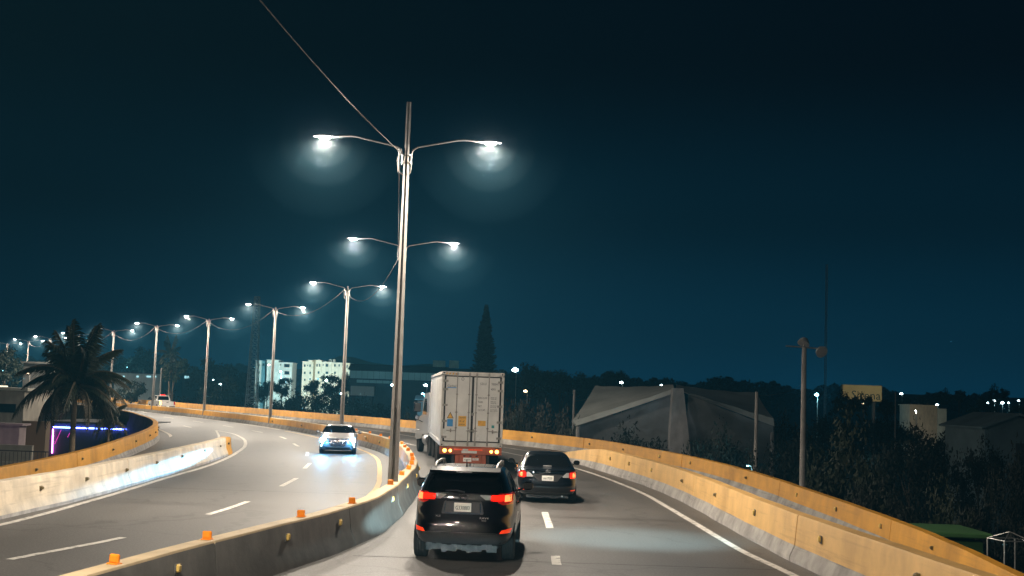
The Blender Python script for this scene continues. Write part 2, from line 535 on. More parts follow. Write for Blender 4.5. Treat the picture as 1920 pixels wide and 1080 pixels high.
stripe('edge_line', lambda y: off(ROUT, y, -.75) + Vector((0, 0, .02)), 26, 99, .15, paint_white, D.objects['slip_ramp_road'], .012)
stripe('edge_line', lambda y: off(LOUT, y, .95) + Vector((0, 0, .02)), 30, 84, .2, paint_white, D.objects['exit_ramp_road'], .012)
# deck joints: thin dark rubber strips across the carriageways
joint_rubber = mat('joint_rubber', (.025, .024, .023), .8, var=.3, scale=5)
for yj, m0, m1, sl in ((22.9, -2.7, 5.3, .012), (61, -4.9, 2.4, .1), (36.4, -10.4, -3.3, .02), (70, -15.2, -8.6, .2)):
    jb = MB()
    jv, jf = [], []
    for k in range(25):
        x = m0 + (m1 - m0) * k / 24
        y = yj + (x - m0) * sl + .012 * math.sin(k * 1.9)
        w_ = .02 + .008 * math.sin(k * 2.7)
        jv += [(x, y - w_, .0035), (x, y + w_, .0035)]
    jf = [(2 * k, 2 * k + 2, 2 * k + 3, 2 * k + 1) for k in range(24)]
    jb.add(jv, jf)
    jb.build('deck_joint', joint_rubber, road)

# ------------------------------------------------------------------ barriers: jersey profile swept along the plan
def sweep_profile(mb, fn, y0, y1, prof, mids, step=1.0, zfun=None, nose0=0, nose1=0, joint=0):
    yy = ys(y0, y1, step)
    grooves = set()
    if joint:       # open joints between the cast lengths
        yj = math.ceil(max(y0, 5) / joint) * joint
        while yj < min(y1 - 4, 150):
            yy = [q for q in yy if abs(q - yj) > .12]
            yy += [yj - .024, yj - .018, yj + .018, yj + .024]
            grooves |= {yj - .018, yj + .018}
            yj += joint
        yy.sort()
    n = len(prof)
    v, f, mi = [], [], []
    for i, y in enumerate(yy):
        t = tangent(fn, y)
        p = fn(y)
        z0 = p.z if zfun is None else zfun(y)
        q = 1.0
        if nose1 and y > y1 - nose1: q = math.sqrt(max(.04, 1 - ((y - (y1 - nose1)) / nose1) ** 2)) if nose1 < 4 else max(.3, 1 - ((y - (y1 - nose1)) / nose1) ** 1.6)
        hq = 1.0 if q == 1.0 else (.62 + .38 * q if nose1 < 4 else max(.16, q ** 1.3))
        wob = .012 * math.sin(y * 1.7) + .008 * math.sin(y * .61 + 2)
        for o_, z in prof:
            zz = z * hq if z > 0 else z
            if y in grooves:
                o_ *= .86; zz -= .03 if z > .5 else 0
            v.append((p.x + t.y * (o_ * q + wob), p.y - t.x * (o_ * q + wob), z0 + zz))
    for i in range(len(yy) - 1):
        for k in range(n):
            j = (k + 1) % n
            f.append((i * n + k, i * n + j, (i + 1) * n + j, (i + 1) * n + k))
            mi.append(mids[k])
    f.append(tuple(range(n - 1, -1, -1))); mi.append(mids[1])
    b = (len(yy) - 1) * n
    f.append(tuple(range(b, b + n))); mi.append(mids[1])
    mb.add(v, f, mi)
def jersey(h, low=-.3):
    return [(-.30, low), (-.30, .08), (-.20, .30), (-.15, h - .03), (-.13, h), (.13, h), (.15, h - .03), (.20, .30), (.30, .08), (.30, low)]
# profile edges: 0 left low, 1 left toe, 2 left face, 3, 4 top, 5, 6 right face, 7 right toe, 8 right low, 9 bottom
HM = .74
median = empty('median_barrier', tuple(MED(30)), 0, 'low concrete median wall carrying the lamp posts, orange reflector blocks on top', 'barrier')
def rel(o, parent):
    o.matrix_parent_inverse = Matrix.Translation(-Vector(parent.location))
    return o
mb = MB()
sweep_profile(mb, MED, -40, 318, jersey(HM), [1, 1, 0, 2, 2, 2, 3, 3, 3, 3], 1.0, lambda y: 0.0, joint=6.1)
rel(mb.build('wall', [wall_yellow, wall_toe, median_top, concrete_dark], median, 40), median)
# blocks and plates are shared meshes
blk = MB(); blk.cbox((0, 0, .065), (.135, .05, .115), .012)
blk.cbox((0, 0, .065), (.105, .064, .085), .008)
blk.cbox((0, .0, .008), (.15, .12, .016), .004)
ME_BLK = blk.mesh('reflector_block', refl_orange)
pl = MB(); pl.cbox((.025, 0, 0), (.05, .11, .11), .02); pl.cbox((.0, 0, -.01), (.02, .13, .14), .004, 1)
ME_PL = pl.mesh('side_reflector', [refl_yellow, concrete_dark])
pd = MB(); pd.cbox((.03, 0, 0), (.07, .11, .08), .02); pd.cbox((.0, 0, -.01), (.02, .13, .11), .004)
ME_PD = pd.mesh('side_reflector_dull', refl_dark)
def piece(name, me, parent, loc, rz, roty=0.0):
    o = D.objects.new(name, me)
    o.location = loc
    o.rotation_euler = (0, roty, rz)
    link(o, parent)
    if parent.type == 'EMPTY': rel(o, parent)
    return o
def head(fn, y):
    t = tangent(fn, y)
    return math.atan2(-t.x, t.y)
for y in (15.6, 18.4, 22.1, 25.1, 30.6, 34.2, 37.0, 39.6, 42.2, 44.8, 49, 52, 55, 58, 61.2, 64.5, 68, 72):
    p = off(MED, y, random.uniform(-.02, .02))
    piece('reflector_block', ME_BLK, median, (p.x, p.y, HM), head(MED, y) + random.uniform(-.25, .25), random.uniform(-.07, .07))
for y in (13.5, 17.0, 21.0, 23.6, 29.2, 33.4, 37.6, 41.4, 46, 50, 54):
    p = off(MED, y, .19)
    piece('side_reflector', ME_PL if y < 45 else ME_PL, median, (p.x, p.y, .52), head(MED, y) + R(0))
for y in (58, 63.5, 68, 73, 80, 88, 97):
    p = off(MED, y, -.19)
    piece('side_reflector', ME_PL if random.random() < .5 else ME_PD, median, (p.x, p.y, .5), head(MED, y) + R(180))

HB = .88
def barrier(name, label, fn, y0, y1, mids, mats, refl, zfun=None, nose1=0, low=-.3, side=-1, yref=35, HB=.88):
    e = empty(name, tuple(fn(yref)), 0, label, 'barrier')
    mb = MB()
    sweep_profile(mb, fn, y0, y1, jersey(HB, low), mids, 1.0, zfun, nose1=nose1, joint=12.2)
    rel(mb.build('wall', mats, e, 40), e)
    for y, kind in refl:
        p = off(fn, y, side * .185)
        z = (fn(y).z if zfun is None else zfun(y))
        piece('side_reflector', ME_PL if kind else ME_PD, e, (p.x, p.y, z + HB - .28), head(fn, y) + (R(180) if side < 0 else 0))
    return e
MM = [wall_yellow, wall_toe, wall_cream, concrete_dark]
barrier('whitewashed_barrier', 'whitewashed concrete wall lit by the oncoming headlights, with a yellow rounded nose', LIN, -40, 57.6,
        [1, 1, 0, 2, 2, 2, 0, 0, 1, 1], [wall_white, wall_toe, wall_white, wall_yellow],
        [(22, 0), (25.9, 0), (29.2, 0), (32.4, 0), (36.3, 0), (40.2, 0), (44.2, 0), (48.6, 0), (52.8, 0), (55.6, 0)], lambda y: 0.0, 2.2, -1.5, 1, HB=.77)
nose = MB()
sweep_profile(nose, LIN, 55.0, 57.72, [(a * 1.02, b + .004 if b > 0 else b) for a, b in jersey(.77)], [0] * 10, .3, lambda y: 0.0, nose1=2.3)
e_ = D.objects['whitewashed_barrier']
rel(nose.build('painted_nose', wall_yellow, e_, 40), e_)
barrier('cream_barrier', 'faded cream concrete wall beside the near lane, ending in a nose beyond the dark sedan', RIN, -40, 66,
        [1, 1, 0, 0, 0, 0, 1, 1, 1, 1], [wall_cream, wall_toe],
        [(18.2, 0), (22.8, 1), (28, 1), (33, 0), (38.5, 0), (44, 1), (48, 1), (51.5, 1)], lambda y: 0.0, 13, -1.8)
barrier('outer_yellow_barrier', 'long deep yellow outer wall sweeping along the right of the highway', ROUT, -40, 316,
        [1, 1, 0, 0, 0, 3, 3, 3, 3, 3], [wall_yellow, wall_toe, wall_cream, concrete_dark],
        [(28.5, 0), (33, 0), (37.5, 1), (42, 1), (46.5, 1), (53, 0), (60, 1), (63.5, 1), (68, 0), (72.5, 0), (78, 0), (86, 1), (93, 0), (101, 1), (109, 0), (118, 1), (127, 1)], None, 0, -1.6)
barrier('curved_yellow_barrier', 'yellow wall of the exit ramp curving away behind the palm tree', LOUT, -40, 316,
        [3, 3, 3, 3, 0, 0, 0, 1, 1, 3], [wall_yellow, wall_toe, wall_cream, concrete_dark],
        [(38, 0), (44, 0), (49.5, 0), (55, 0), (61, 0), (66, 0), (69, 0), (71.5, 0), (74, 0)], None, 0, -1.6, 1)

# ------------------------------------------------------------------ terrain below the viaduct, reaching the horizon
grass_mat = mat('dark_scrub_ground', (.035, .045, .022), .95, var=.5, scale=.15, bump=.3, bscale=3)
GZ = -6.5
tb = MB()
tv, tf = [], []
NX = 60
for j in range(NX + 1):
    for i in range(NX + 1):
        x = -1 + 2 * i / NX; y = -1 + 2 * j / NX
        X = math.copysign(abs(x) ** 2.2, x) * 3000; Y = math.copysign(abs(y) ** 2.2, y) * 3000 + 60
        z = GZ + (.35 * math.sin(X * .05) * math.cos(Y * .043) if math.hypot(X, Y) > 15 else 0)
        tv.append((X, Y, z))
for j in range(NX):
    for i in range(NX):
        a = j * (NX + 1) + i
        tf.append((a, a + 1, a + NX + 2, a + NX + 1))
tb.add(tv, tf)
tag(tb.build('ground', grass_mat, None, 60), 'dark scrub ground below the elevated highway', kind='structure')

# viaduct girder and piers below the deck
gird = MB()
gv, gf = [], []
gy = ys(-40, 312, 4)
for y in gy:
    a, b = flat(main_left)(y), flat(main_right)(y)
    d = (b - a)
    gv += [a + d * .12 + Vector((0, 0, -.12)), b - d * .12 + Vector((0, 0, -.12)), b - d * .22 + Vector((0, 0, -1.7)), a + d * .22 + Vector((0, 0, -1.7))]
for i in range(len(gy) - 1):
    for k in range(1, 4):
        j = (k + 1) % 4
        gf.append((4 * i + k, 4 * i + j, 4 * i + 4 + j, 4 * i + 4 + k))
gird.add(gv, gf)
tag(gird.build('viaduct_girder', concrete_dark), 'concrete girder under the elevated road deck', 'viaduct', kind='structure')

# ================================================================== twin-arm lamp posts on the median
ARM_Z, TOP_Z = 9.25, 10.45
def build_post():
    e = empty('lamp_post', (0, 0, 0))
    m = MB()
    zs = [0, 3, 6, 9, TOP_Z]
    def sec(z):     # H section with a channel in the faces that look along the road
        k = 1 - .55 * z / TOP_Z
        w, d, g = .135 * k, .11 * k, .042 * k
        return [(-w, -d * .3), (-g, -d), (-g * .8, -d * .35), (g * .8, -d * .35), (g, -d), (w, -d * .3), (w, d * .3), (g, d), (g * .8, d * .35), (-g * .8, d * .35), (-g, d), (-w, d * .3)]
    v, f = [], []
    for z in zs:
        v += [(x, y, z) for x, y in sec(z)]
    for i in range(len(zs) - 1):
        for k in range(12):
            j = (k + 1) % 12
            f.append((12 * i + k, 12 * i + j, 12 * i + 12 + j, 12 * i + 12 + k))
    f.append(tuple(range(12 * 4, 12 * 5)))
    m.add(v, f)
    m.build('pole', concrete_pole, e)
    for s in (-1, 1):
        a = MB()
        pts = [(s * .11, 0, ARM_Z - .45), (s * .11, 0, ARM_Z - .18), (s * .15, 0, ARM_Z - .05), (s * .28, 0, ARM_Z + .03), (s * .75, 0, ARM_Z + .13), (s * 1.3, 0, ARM_Z + .245),
               (s * 1.45, 0, ARM_Z + .26), (s * 1.62, 0, ARM_Z + .25), (s * 1.85, 0, ARM_Z + .235)]
        a.tube(pts, .024, 8)
        arm = a.build('arm', steel, e, 60)
        for cz in (.38, .2):
            b = MB()
            b.cbox((s * .10, 0, ARM_Z - cz), (.03, .17, .05), .005)
            b.build('clamp', steel, arm)
        h = MB()      # flat cobra-head LED casing
        prof = [(1.78, .030, .02), (1.88, .07, .045), (2.0, .115, .06), (2.15, .13, .062), (2.32, .115, .045), (2.42, .06, .02)]
        hv, hf = [], []
        for x, w, t in prof:
            for k in range(8):
                ang = math.pi * k / 7
                hv.append((s * x, w * math.cos(ang), ARM_Z + .215 + t * math.sin(ang)))
        for i in range(len(prof) - 1):
            for k in range(7):
                hf.append((8 * i + k, 8 * i + k + 1, 8 * i + 9 + k, 8 * i + 8 + k))
            hf.append((8 * i + 7, 8 * i, 8 * i + 8, 8 * i + 15))
        hf += [tuple(range(8)), tuple(range(40, 48))]
        h.add(hv, hf)
        hd = h.build('lamp_head', lamp_case, e, 50)
        ln = MB()
        lv, lf = [], []
        for i in range(7):
            u = -1 + 2 * i / 6
            for k in range(7):
                ang = math.pi + math.pi * k / 6
                r = math.sqrt(max(0.0, 1 - u * u * .96))
                lv.append((s * (2.14 + .155 * u), .10 * r * math.cos(ang), ARM_Z + .214 + .065 * r * math.sin(ang)))
        for i in range(6):
            for k in range(6):
                lf.append((7 * i + k, 7 * i + k + 1, 7 * i + 8 + k, 7 * i + 7 + k))
        ln.add(lv, lf)
        ln.build('lens', lamp_lens, hd, 60)
        ld = D.lights.get('street_lamp_light')
        if ld is None:
            ld = D.lights.new('street_lamp_light', 'AREA')
            ld.shape = 'ELLIPSE'; ld.size = .42; ld.size_y = .22
            ld.energy = LAMP_W
            ld.color = (1.0, .87, .71)
        lo = D.objects.new('street_lamp_light', ld)
        lo.location = (s * 2.12, 0, ARM_Z + .11)
        link(lo, e)
        gd = D.lights.get('lamp_halo_light')       # point light added under the bowl to give it a halo
        if gd is None:
            gd = D.lights.new('lamp_halo_light', 'POINT')
            gd.energy = LAMP_W * .26
            gd.color = (1.0, .93, .85)
            gd.shadow_soft_size = .06
        go = D.objects.new('lamp_halo_light', gd)
        go.location = (s * 2.12, 0, ARM_Z + .06)
        link(go, e)
    k = MB()
    k.tube([(-.14, -.08, ARM_Z - .05), (-.2, -.1, ARM_Z - .3), (-.19, -.11, ARM_Z - .6), (-.1, -.14, ARM_Z - .72), (.02, -.15, ARM_Z - .74), (.12, -.12, ARM_Z - .66), (.14, -.06, ARM_Z - .4)], .011, 6)
    k.build('wire_loop', black_cable, e, 60)
    k = MB()
    k.tube([(-.17, -.03, ARM_Z), (-.24, -.05, ARM_Z - .35), (-.2, -.06, ARM_Z - .66), (-.14, -.05, ARM_Z - .5)], .009, 6)
    k.build('wire_loop', black_cable, e, 60)
    i = MB(); i.lathe([(.02, -.09), (.05, -.07), (.03, -.03), (.05, 0), (.03, .04), (.05, .07), (.02, .09)], 10, 'z', (-.19, 0, ARM_Z - .1))
    i.build('insulator', lamp_case, e, 50)
    return e
ORD = ['nearest', 'second', 'third', 'fourth', 'fifth', 'sixth', 'seventh', 'eighth', 'ninth', 'tenth', 'eleventh']
POST_Y = [31.7, 53.2, 76, 98, 117.5, 134.4, 151, 168, 185, 202, 222]
POSTS = []
proto = build_post()
HIDDEN_Y = [8.5, -13]
for i, y in enumerate(POST_Y + HIDDEN_Y):
    o = proto if i == 0 else copy_tree(proto)
    p = off(MED, y, -.38 if i == 1 else (-.05 if i == 0 else -.12))
    o.location = (p.x, p.y, 0)
    o.rotation_euler = (0, 0, head(MED, y) * .9)
    if i < len(POST_Y):
        lab = f'twin-arm concrete lamp post, {ORD[i]} along the median counting away from the camera'
        if i == 0: lab = 'tallest twin-arm concrete lamp post, standing on the median beside the dark SUV'
    else:
        lab = 'twin-arm lamp post beside the camera, only its overhead cable enters the picture' if i == len(POST_Y) else 'twin-arm lamp post behind the camera, out of the picture'
    tag(o, lab, 'lamp post', 'twin-arm lamp posts along the median')
    POSTS.append(o)
short_pole = [c_ for c_ in POSTS[0].children if c_.name.startswith('pole')][0].data.copy()
for v in short_pole.vertices:
    if v.co.z > ARM_Z: v.co.z = ARM_Z + .12
for o in POSTS[1:len(POST_Y)]:
    for ch in o.children:
        if ch.name.startswith('pole'): ch.data = short_pole
bpy.context.view_layer.update()
def catenary(a, b, sag, r, label, n=22, group='cables strung between the lamp posts'):
    m = MB()
    pts = []
    for i in range(n + 1):
        t = i / n
        p = a.lerp(b, t)
        p.z -= sag * 4 * t * (1 - t)
        pts.append(p)
    m.tube(pts, r, 6)
    return tag(m.build('overhead_cable', black_cable, None, 60), label, 'cable', group)
def tie(i):
    if i == len(POST_Y): return POSTS[i].matrix_world @ Vector((0, 0, TOP_Z + .02))
    return POSTS[i].matrix_world @ Vector((-.19, 0, ARM_Z - .1 if i != 1 else ARM_Z - .55))
n_ = len(POST_Y)
catenary(tie(n_), tie(0), .42, .012, 'thin cable rising from the tallest lamp post out of the top of the picture')
for i in range(0, 9):
    catenary(tie(i), tie(i + 1), (.3 if i == 0 else .95 + .25 * (i % 2)), .011 + .0015 * i,
             f'slack cable sagging from the {ORD[i]} lamp post on the median to the {ORD[i + 1]}')
# ================================================================== vehicles
car_black = mat('black_car_paint', (.004, .004, .005), .3, .0, coat=1.0, spec=.2)
car_dark = mat('dark_blue_black_paint', (.004, .006, .009), .3, .0, coat=1.0, spec=.2)
car_silver = mat('silver_car_paint', (.30, .29, .275), .32, .6, coat=.8)
car_white = mat('white_car_paint', (.72, .70, .67), .3, coat=.6, var=.05, scale=2)
glass_dark = mat('tinted_glass', (.004, .005, .006), .06, spec=.6)
plastic_black = mat('black_plastic', (.018, .018, .019), .55, bump=.1, bscale=120)
plastic_grey = mat('grey_bumper_plastic', (.05, .052, .055), .55, bump=.1, bscale=120)
under_mat = mat('underbody', (.075, .08, .083), .7, var=.4, scale=7, bump=.3, bscale=12)
rubber = mat('tyre_rubber', (.022, .021, .020), .8, var=.3, scale=12)
alloy = mat('alloy_rim', (.45, .45, .46), .3, .9)
chrome = mat('chrome', (.75, .75, .76), .12, 1.0)
tail_on = mat('lit_tail_lamp', (.4, .01, .006), .25, emit=(1, .008, .002), estr=3.2)
tail_hot = mat('lit_brake_bulb', (.7, .12, .05), .25, emit=(1, .09, .025), estr=6)
tail_red = mat('red_lamp_plastic', (.30, .012, .008), .15, coat=1, emit=(1, .02, .004), estr=.22)
lamp_clear = mat('clear_lamp_plastic', (.55, .55, .56), .15, .3, coat=1)
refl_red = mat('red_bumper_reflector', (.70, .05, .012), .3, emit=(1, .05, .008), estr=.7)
amber_on = mat('lit_amber_lamp', (.9, .4, .1), .3, emit=(1, .38, .06), estr=12.0)
plate_mat = mat('number_plate', (.78, .76, .70), .5, emit=(1, .95, .85), estr=.12)
ink = mat('dark_lettering', (.02, .025, .03), .5)
head_on = mat('lit_headlamp', (.9, .95, 1), .2, emit=(.40, .80, 1.0), estr=150.0, sample=False)
drl_on = mat('lit_running_lamp', (.9, .95, 1), .2, emit=(.45, .85, 1.0), estr=14.0)

def text_obj(txt, size, m, parent, loc, rot, name='lettering', name_extrude=.002, align='CENTER', sx=1.0):
    cu = D.curves.new(name, 'FONT')
    cu.body = txt
    cu.size = size
    cu.align_x = align
    cu.align_y = 'CENTER'
    cu.extrude = name_extrude
    cu.resolution_u = 2
    o = D.objects.new(name, cu)
    COL.objects.link(o)
    dg = bpy.context.evaluated_depsgraph_get()
    me = D.meshes.new_from_object(o.evaluated_get(dg))
    D.objects.remove(o)
    D.curves.remove(cu)
    me.materials.clear()
    me.materials.append(m)
    o = D.objects.new(name, me)
    o.location = loc
    o.rotation_euler = rot
    o.scale = (sx, 1, 1)
    return link(o, parent)
REAR = (R(90), 0, 0)          # lettering that faces -y

class Shell:
    """car body as plan outlines stacked over height: (z, half width, rear y, front y, roundness)"""
    def __init__(s, levels, nu=72, fine=3):
        L = np.array(levels, float)
        t = np.linspace(0, len(L) - 1, (len(L) - 1) * fine + 1)
        P = np.empty((len(t), 5))
        for q, u in enumerate(t):
            i = min(int(u), len(L) - 2)
            k = u - i
            p0, p1, p2, p3 = L[max(i - 1, 0)], L[i], L[i + 1], L[min(i + 2, len(L) - 1)]
            cr_ = .5 * (2 * p1 + (p2 - p0) * k + (2 * p0 - 5 * p1 + 4 * p2 - p3) * k * k + (3 * p1 - p0 - 3 * p2 + p3) * k ** 3)
            P[q] = .5 * cr_ + .5 * (p1 + (p2 - p1) * k)
        s.L, s.nu = P, nu
    def at(s, z):
        P = s.L
        return [np.interp(z, P[:, 0], P[:, k]) for k in range(1, 5)]
    def ry(s, x, z, front=False):
        w, r, f, n = s.at(z)
        a, c = (f - r) / 2, (f + r) / 2
        q = max(0.0, 1 - min(.999, abs(x) / w) ** n) ** (1 / n)
        return c + (a if front else -a) * q
    def sx(s, y, z):
        w, r, f, n = s.at(z)
        a, c = (f - r) / 2, (f + r) / 2
        return w * max(0.0, 1 - min(.999, abs(y - c) / a) ** n) ** (1 / n)
    def mesh(s):
        mb = MB()
        v, f = [], []
        N = s.nu
        for z, w, r, fr, n in s.L:
            a, c = (fr - r) / 2, (fr + r) / 2
            for k in range(N):
                th = 2 * math.pi * (k + .5) / N
                co, si = math.cos(th), math.sin(th)
                v.append((w * math.copysign(abs(co) ** (2 / n), co), c + a * math.copysign(abs(si) ** (2 / n), si), z))
        for i in range(len(s.L) - 1):
            for k in range(N):
                j = (k + 1) % N
                f.append((i * N + k, i * N + j, i * N + N + j, i * N + N + k))
        f.append(tuple(range(N - 1, -1, -1)))
        b = (len(s.L) - 1) * N
        f.append(tuple(range(b, b + N)))
        mb.add(v, f)
        return mb
    def patch(s, rows, where, o=.006, nx=10, nz=None, inset=.03):
        """rows: (z, a, b) edges of a panel; rear/front: a,b are x; left/right: a,b are y. Laid on the shell, o proud of it."""
        rows = sorted(rows)
        zs = []
        for i in range(len(rows) - 1):
            m = max(1, int(round((rows[i + 1][0] - rows[i][0]) / .05)))
            zs += [rows[i][0] + (rows[i + 1][0] - rows[i][0]) * k / m for k in range(m)]
        zs.append(rows[-1][0])
        zr = [r[0] for r in rows]
        v, f = [], []
        def P(a, z, oo):
            if where == 'rear': return (a, s.ry(a, z) - oo, z)
            if where == 'front': return (a, s.ry(a, z, True) + oo, z)
            x = s.sx(a, z) + oo
            return (x if where == 'right' else -x, a, z)
        for oo in (o, -inset):
            for z in zs:
                a, b = np.interp(z, zr, [r[1] for r in rows]), np.interp(z, zr, [r[2] for r in rows])
                for k in range(nx + 1):
                    v.append(P(a + (b - a) * k / nx, z, oo))
        n, m = nx + 1, len(zs)
        for i in range(m - 1):
            for k in range(nx):
                f.append((i * n + k, i * n + k + 1, (i + 1) * n + k + 1, (i + 1) * n + k))
        B = n * m
        ring = [(0, k) for k in range(n)] + [(i, n - 1) for i in range(1, m)] + [(m - 1, k) for k in range(n - 2, -1, -1)] + [(i, 0) for i in range(m - 2, 0, -1)]
        ids = [i * n + k for i, k in ring]
        for q in range(len(ids)):
            a, b = ids[q], ids[(q + 1) % len(ids)]
            f.append((a, b, B + b, B + a))
        mb = MB()
        mb.add(v, f)
        return mb

def body_with_arches(name, shell, mats, parent, axles, r, halfw, deep=.34):
    o = shell.mesh().build(name, mats, parent, 30)
    cut = MB()
    for y in axles:
        for s in (-1, 1):
            x0, x1 = s * (halfw - deep), s * (halfw + .3)
            cut.lathe([(r, min(x0, x1)), (r, max(x0, x1))], 32, 'x', (0, y, r * .86))
    c = cut.build('cutter', mats)
    md = o.modifiers.new('b', 'BOOLEAN')
    md.operation = 'DIFFERENCE'
    md.object = c
    md.solver = 'EXACT'
    bpy.context.view_layer.update()
    me = D.meshes.new_from_object(o.evaluated_get(bpy.context.evaluated_depsgraph_get()))
    o.modifiers.clear()
    o.data = me
    me.shade_smooth()
    me.set_sharp_from_angle(angle=R(32))
    D.objects.remove(c)
    return o

_wheels = {}
def wheel(parent, x, y, r, w, side, rim_m=None, key='car', dual=False):
    rim_m = rim_m or alloy
    k = (key, r, w)
    if k not in _wheels:
        t = MB()
        h = w / 2
        rr = r * .66
        prof = [(rr, -h * .82), (r * .80, -h), (r * .93, -h * .98), (r * .985, -h * .84)]
        nt = 4
        for q in range(nt):
            a0 = -h * .8 + 1.6 * h * q / nt
            a1 = a0 + 1.6 * h / nt
            prof += [(r, a0 + .004), (r, a1 - .010), (r * .975, a1 - .006), (r * .975, a1 - .001)]
        prof += [(r * .985, h * .84), (r * .93, h * .98), (r * .80, h), (rr, h * .82)]
        t.lathe(prof, 40, 'x')
        tm = t.mesh('tyre', rubber, 40)
        d = MB()
        d.lathe([(rr * 1.0, -h * .7), (rr * .98, h * .72), (rr * .9, h * .66), (rr * .86, h * .3), (rr * .2, h * .36), (rr * .12, h * .5), (0, h * .52)], 32, 'x')
        ns = 5 if key == 'car' else 8
        for q in range(ns):
            a = 2 * math.pi * q / ns
            rot = Matrix.Rotation(a, 3, 'X')
            d.box(rot @ Vector((h * .5, 0, rr * .52)), (h * .32, rr * .24, rr * .8), 0, rot)
        _wheels[k] = (tm, d.mesh('rim', rim_m, 35))
    tm, dm = _wheels[k]
    o = D.objects.new('wheel', tm)
    o.location = (x, y, r)
    if side < 0: o.rotation_euler = (0, 0, math.pi)
    link(o, parent)
    link(D.objects.new('rim', dm), o)
    return o

def mirror(parent, x, y, z, m, s, size=(.19, .12, .15)):
    b = MB()
    b.cbox((x + s * size[0] / 2, y, z), size, .05)
    o = b.build('side_mirror', m, parent, 50)
    st = MB(); st.tube([(x - s * .10, y + .03, z - .10), (x + s * .02, y + .01, z - .05)], .022, 6)
    st.build('stalk', m, o)
    gl = MB(); gl.cbox((x + s * size[0] / 2, y - size[1] / 2 - .002, z), (size[0] * .8, .008, size[2] * .75), .003)
    gl.build('mirror_glass', glass_dark, o)
    return o
def ring_badge(parent, c, rx, rz, m=None, name='emblem'):
    """oval emblem made of three linked rings, facing -y"""
    b = MB()
    def el(cx, cz, a, h):
        return [(c[0] + cx + a * math.cos(2 * math.pi * k / 24), c[1], c[2] + cz + h * math.sin(2 * math.pi * k / 24)) for k in range(25)]
    b.tube(el(0, 0, rx, rz), .008, 6, cap=False)
    b.tube(el(0, rz * .3, rx * .62, rz * .36), .007, 6, cap=False)
    b.tube(el(0, -.1 * rz, rx * .28, rz * .85), .007, 6, cap=False)
    return b.build(name, m or chrome, parent, 60)
def heading(dirx, diry):
    return math.atan2(-dirx, diry)

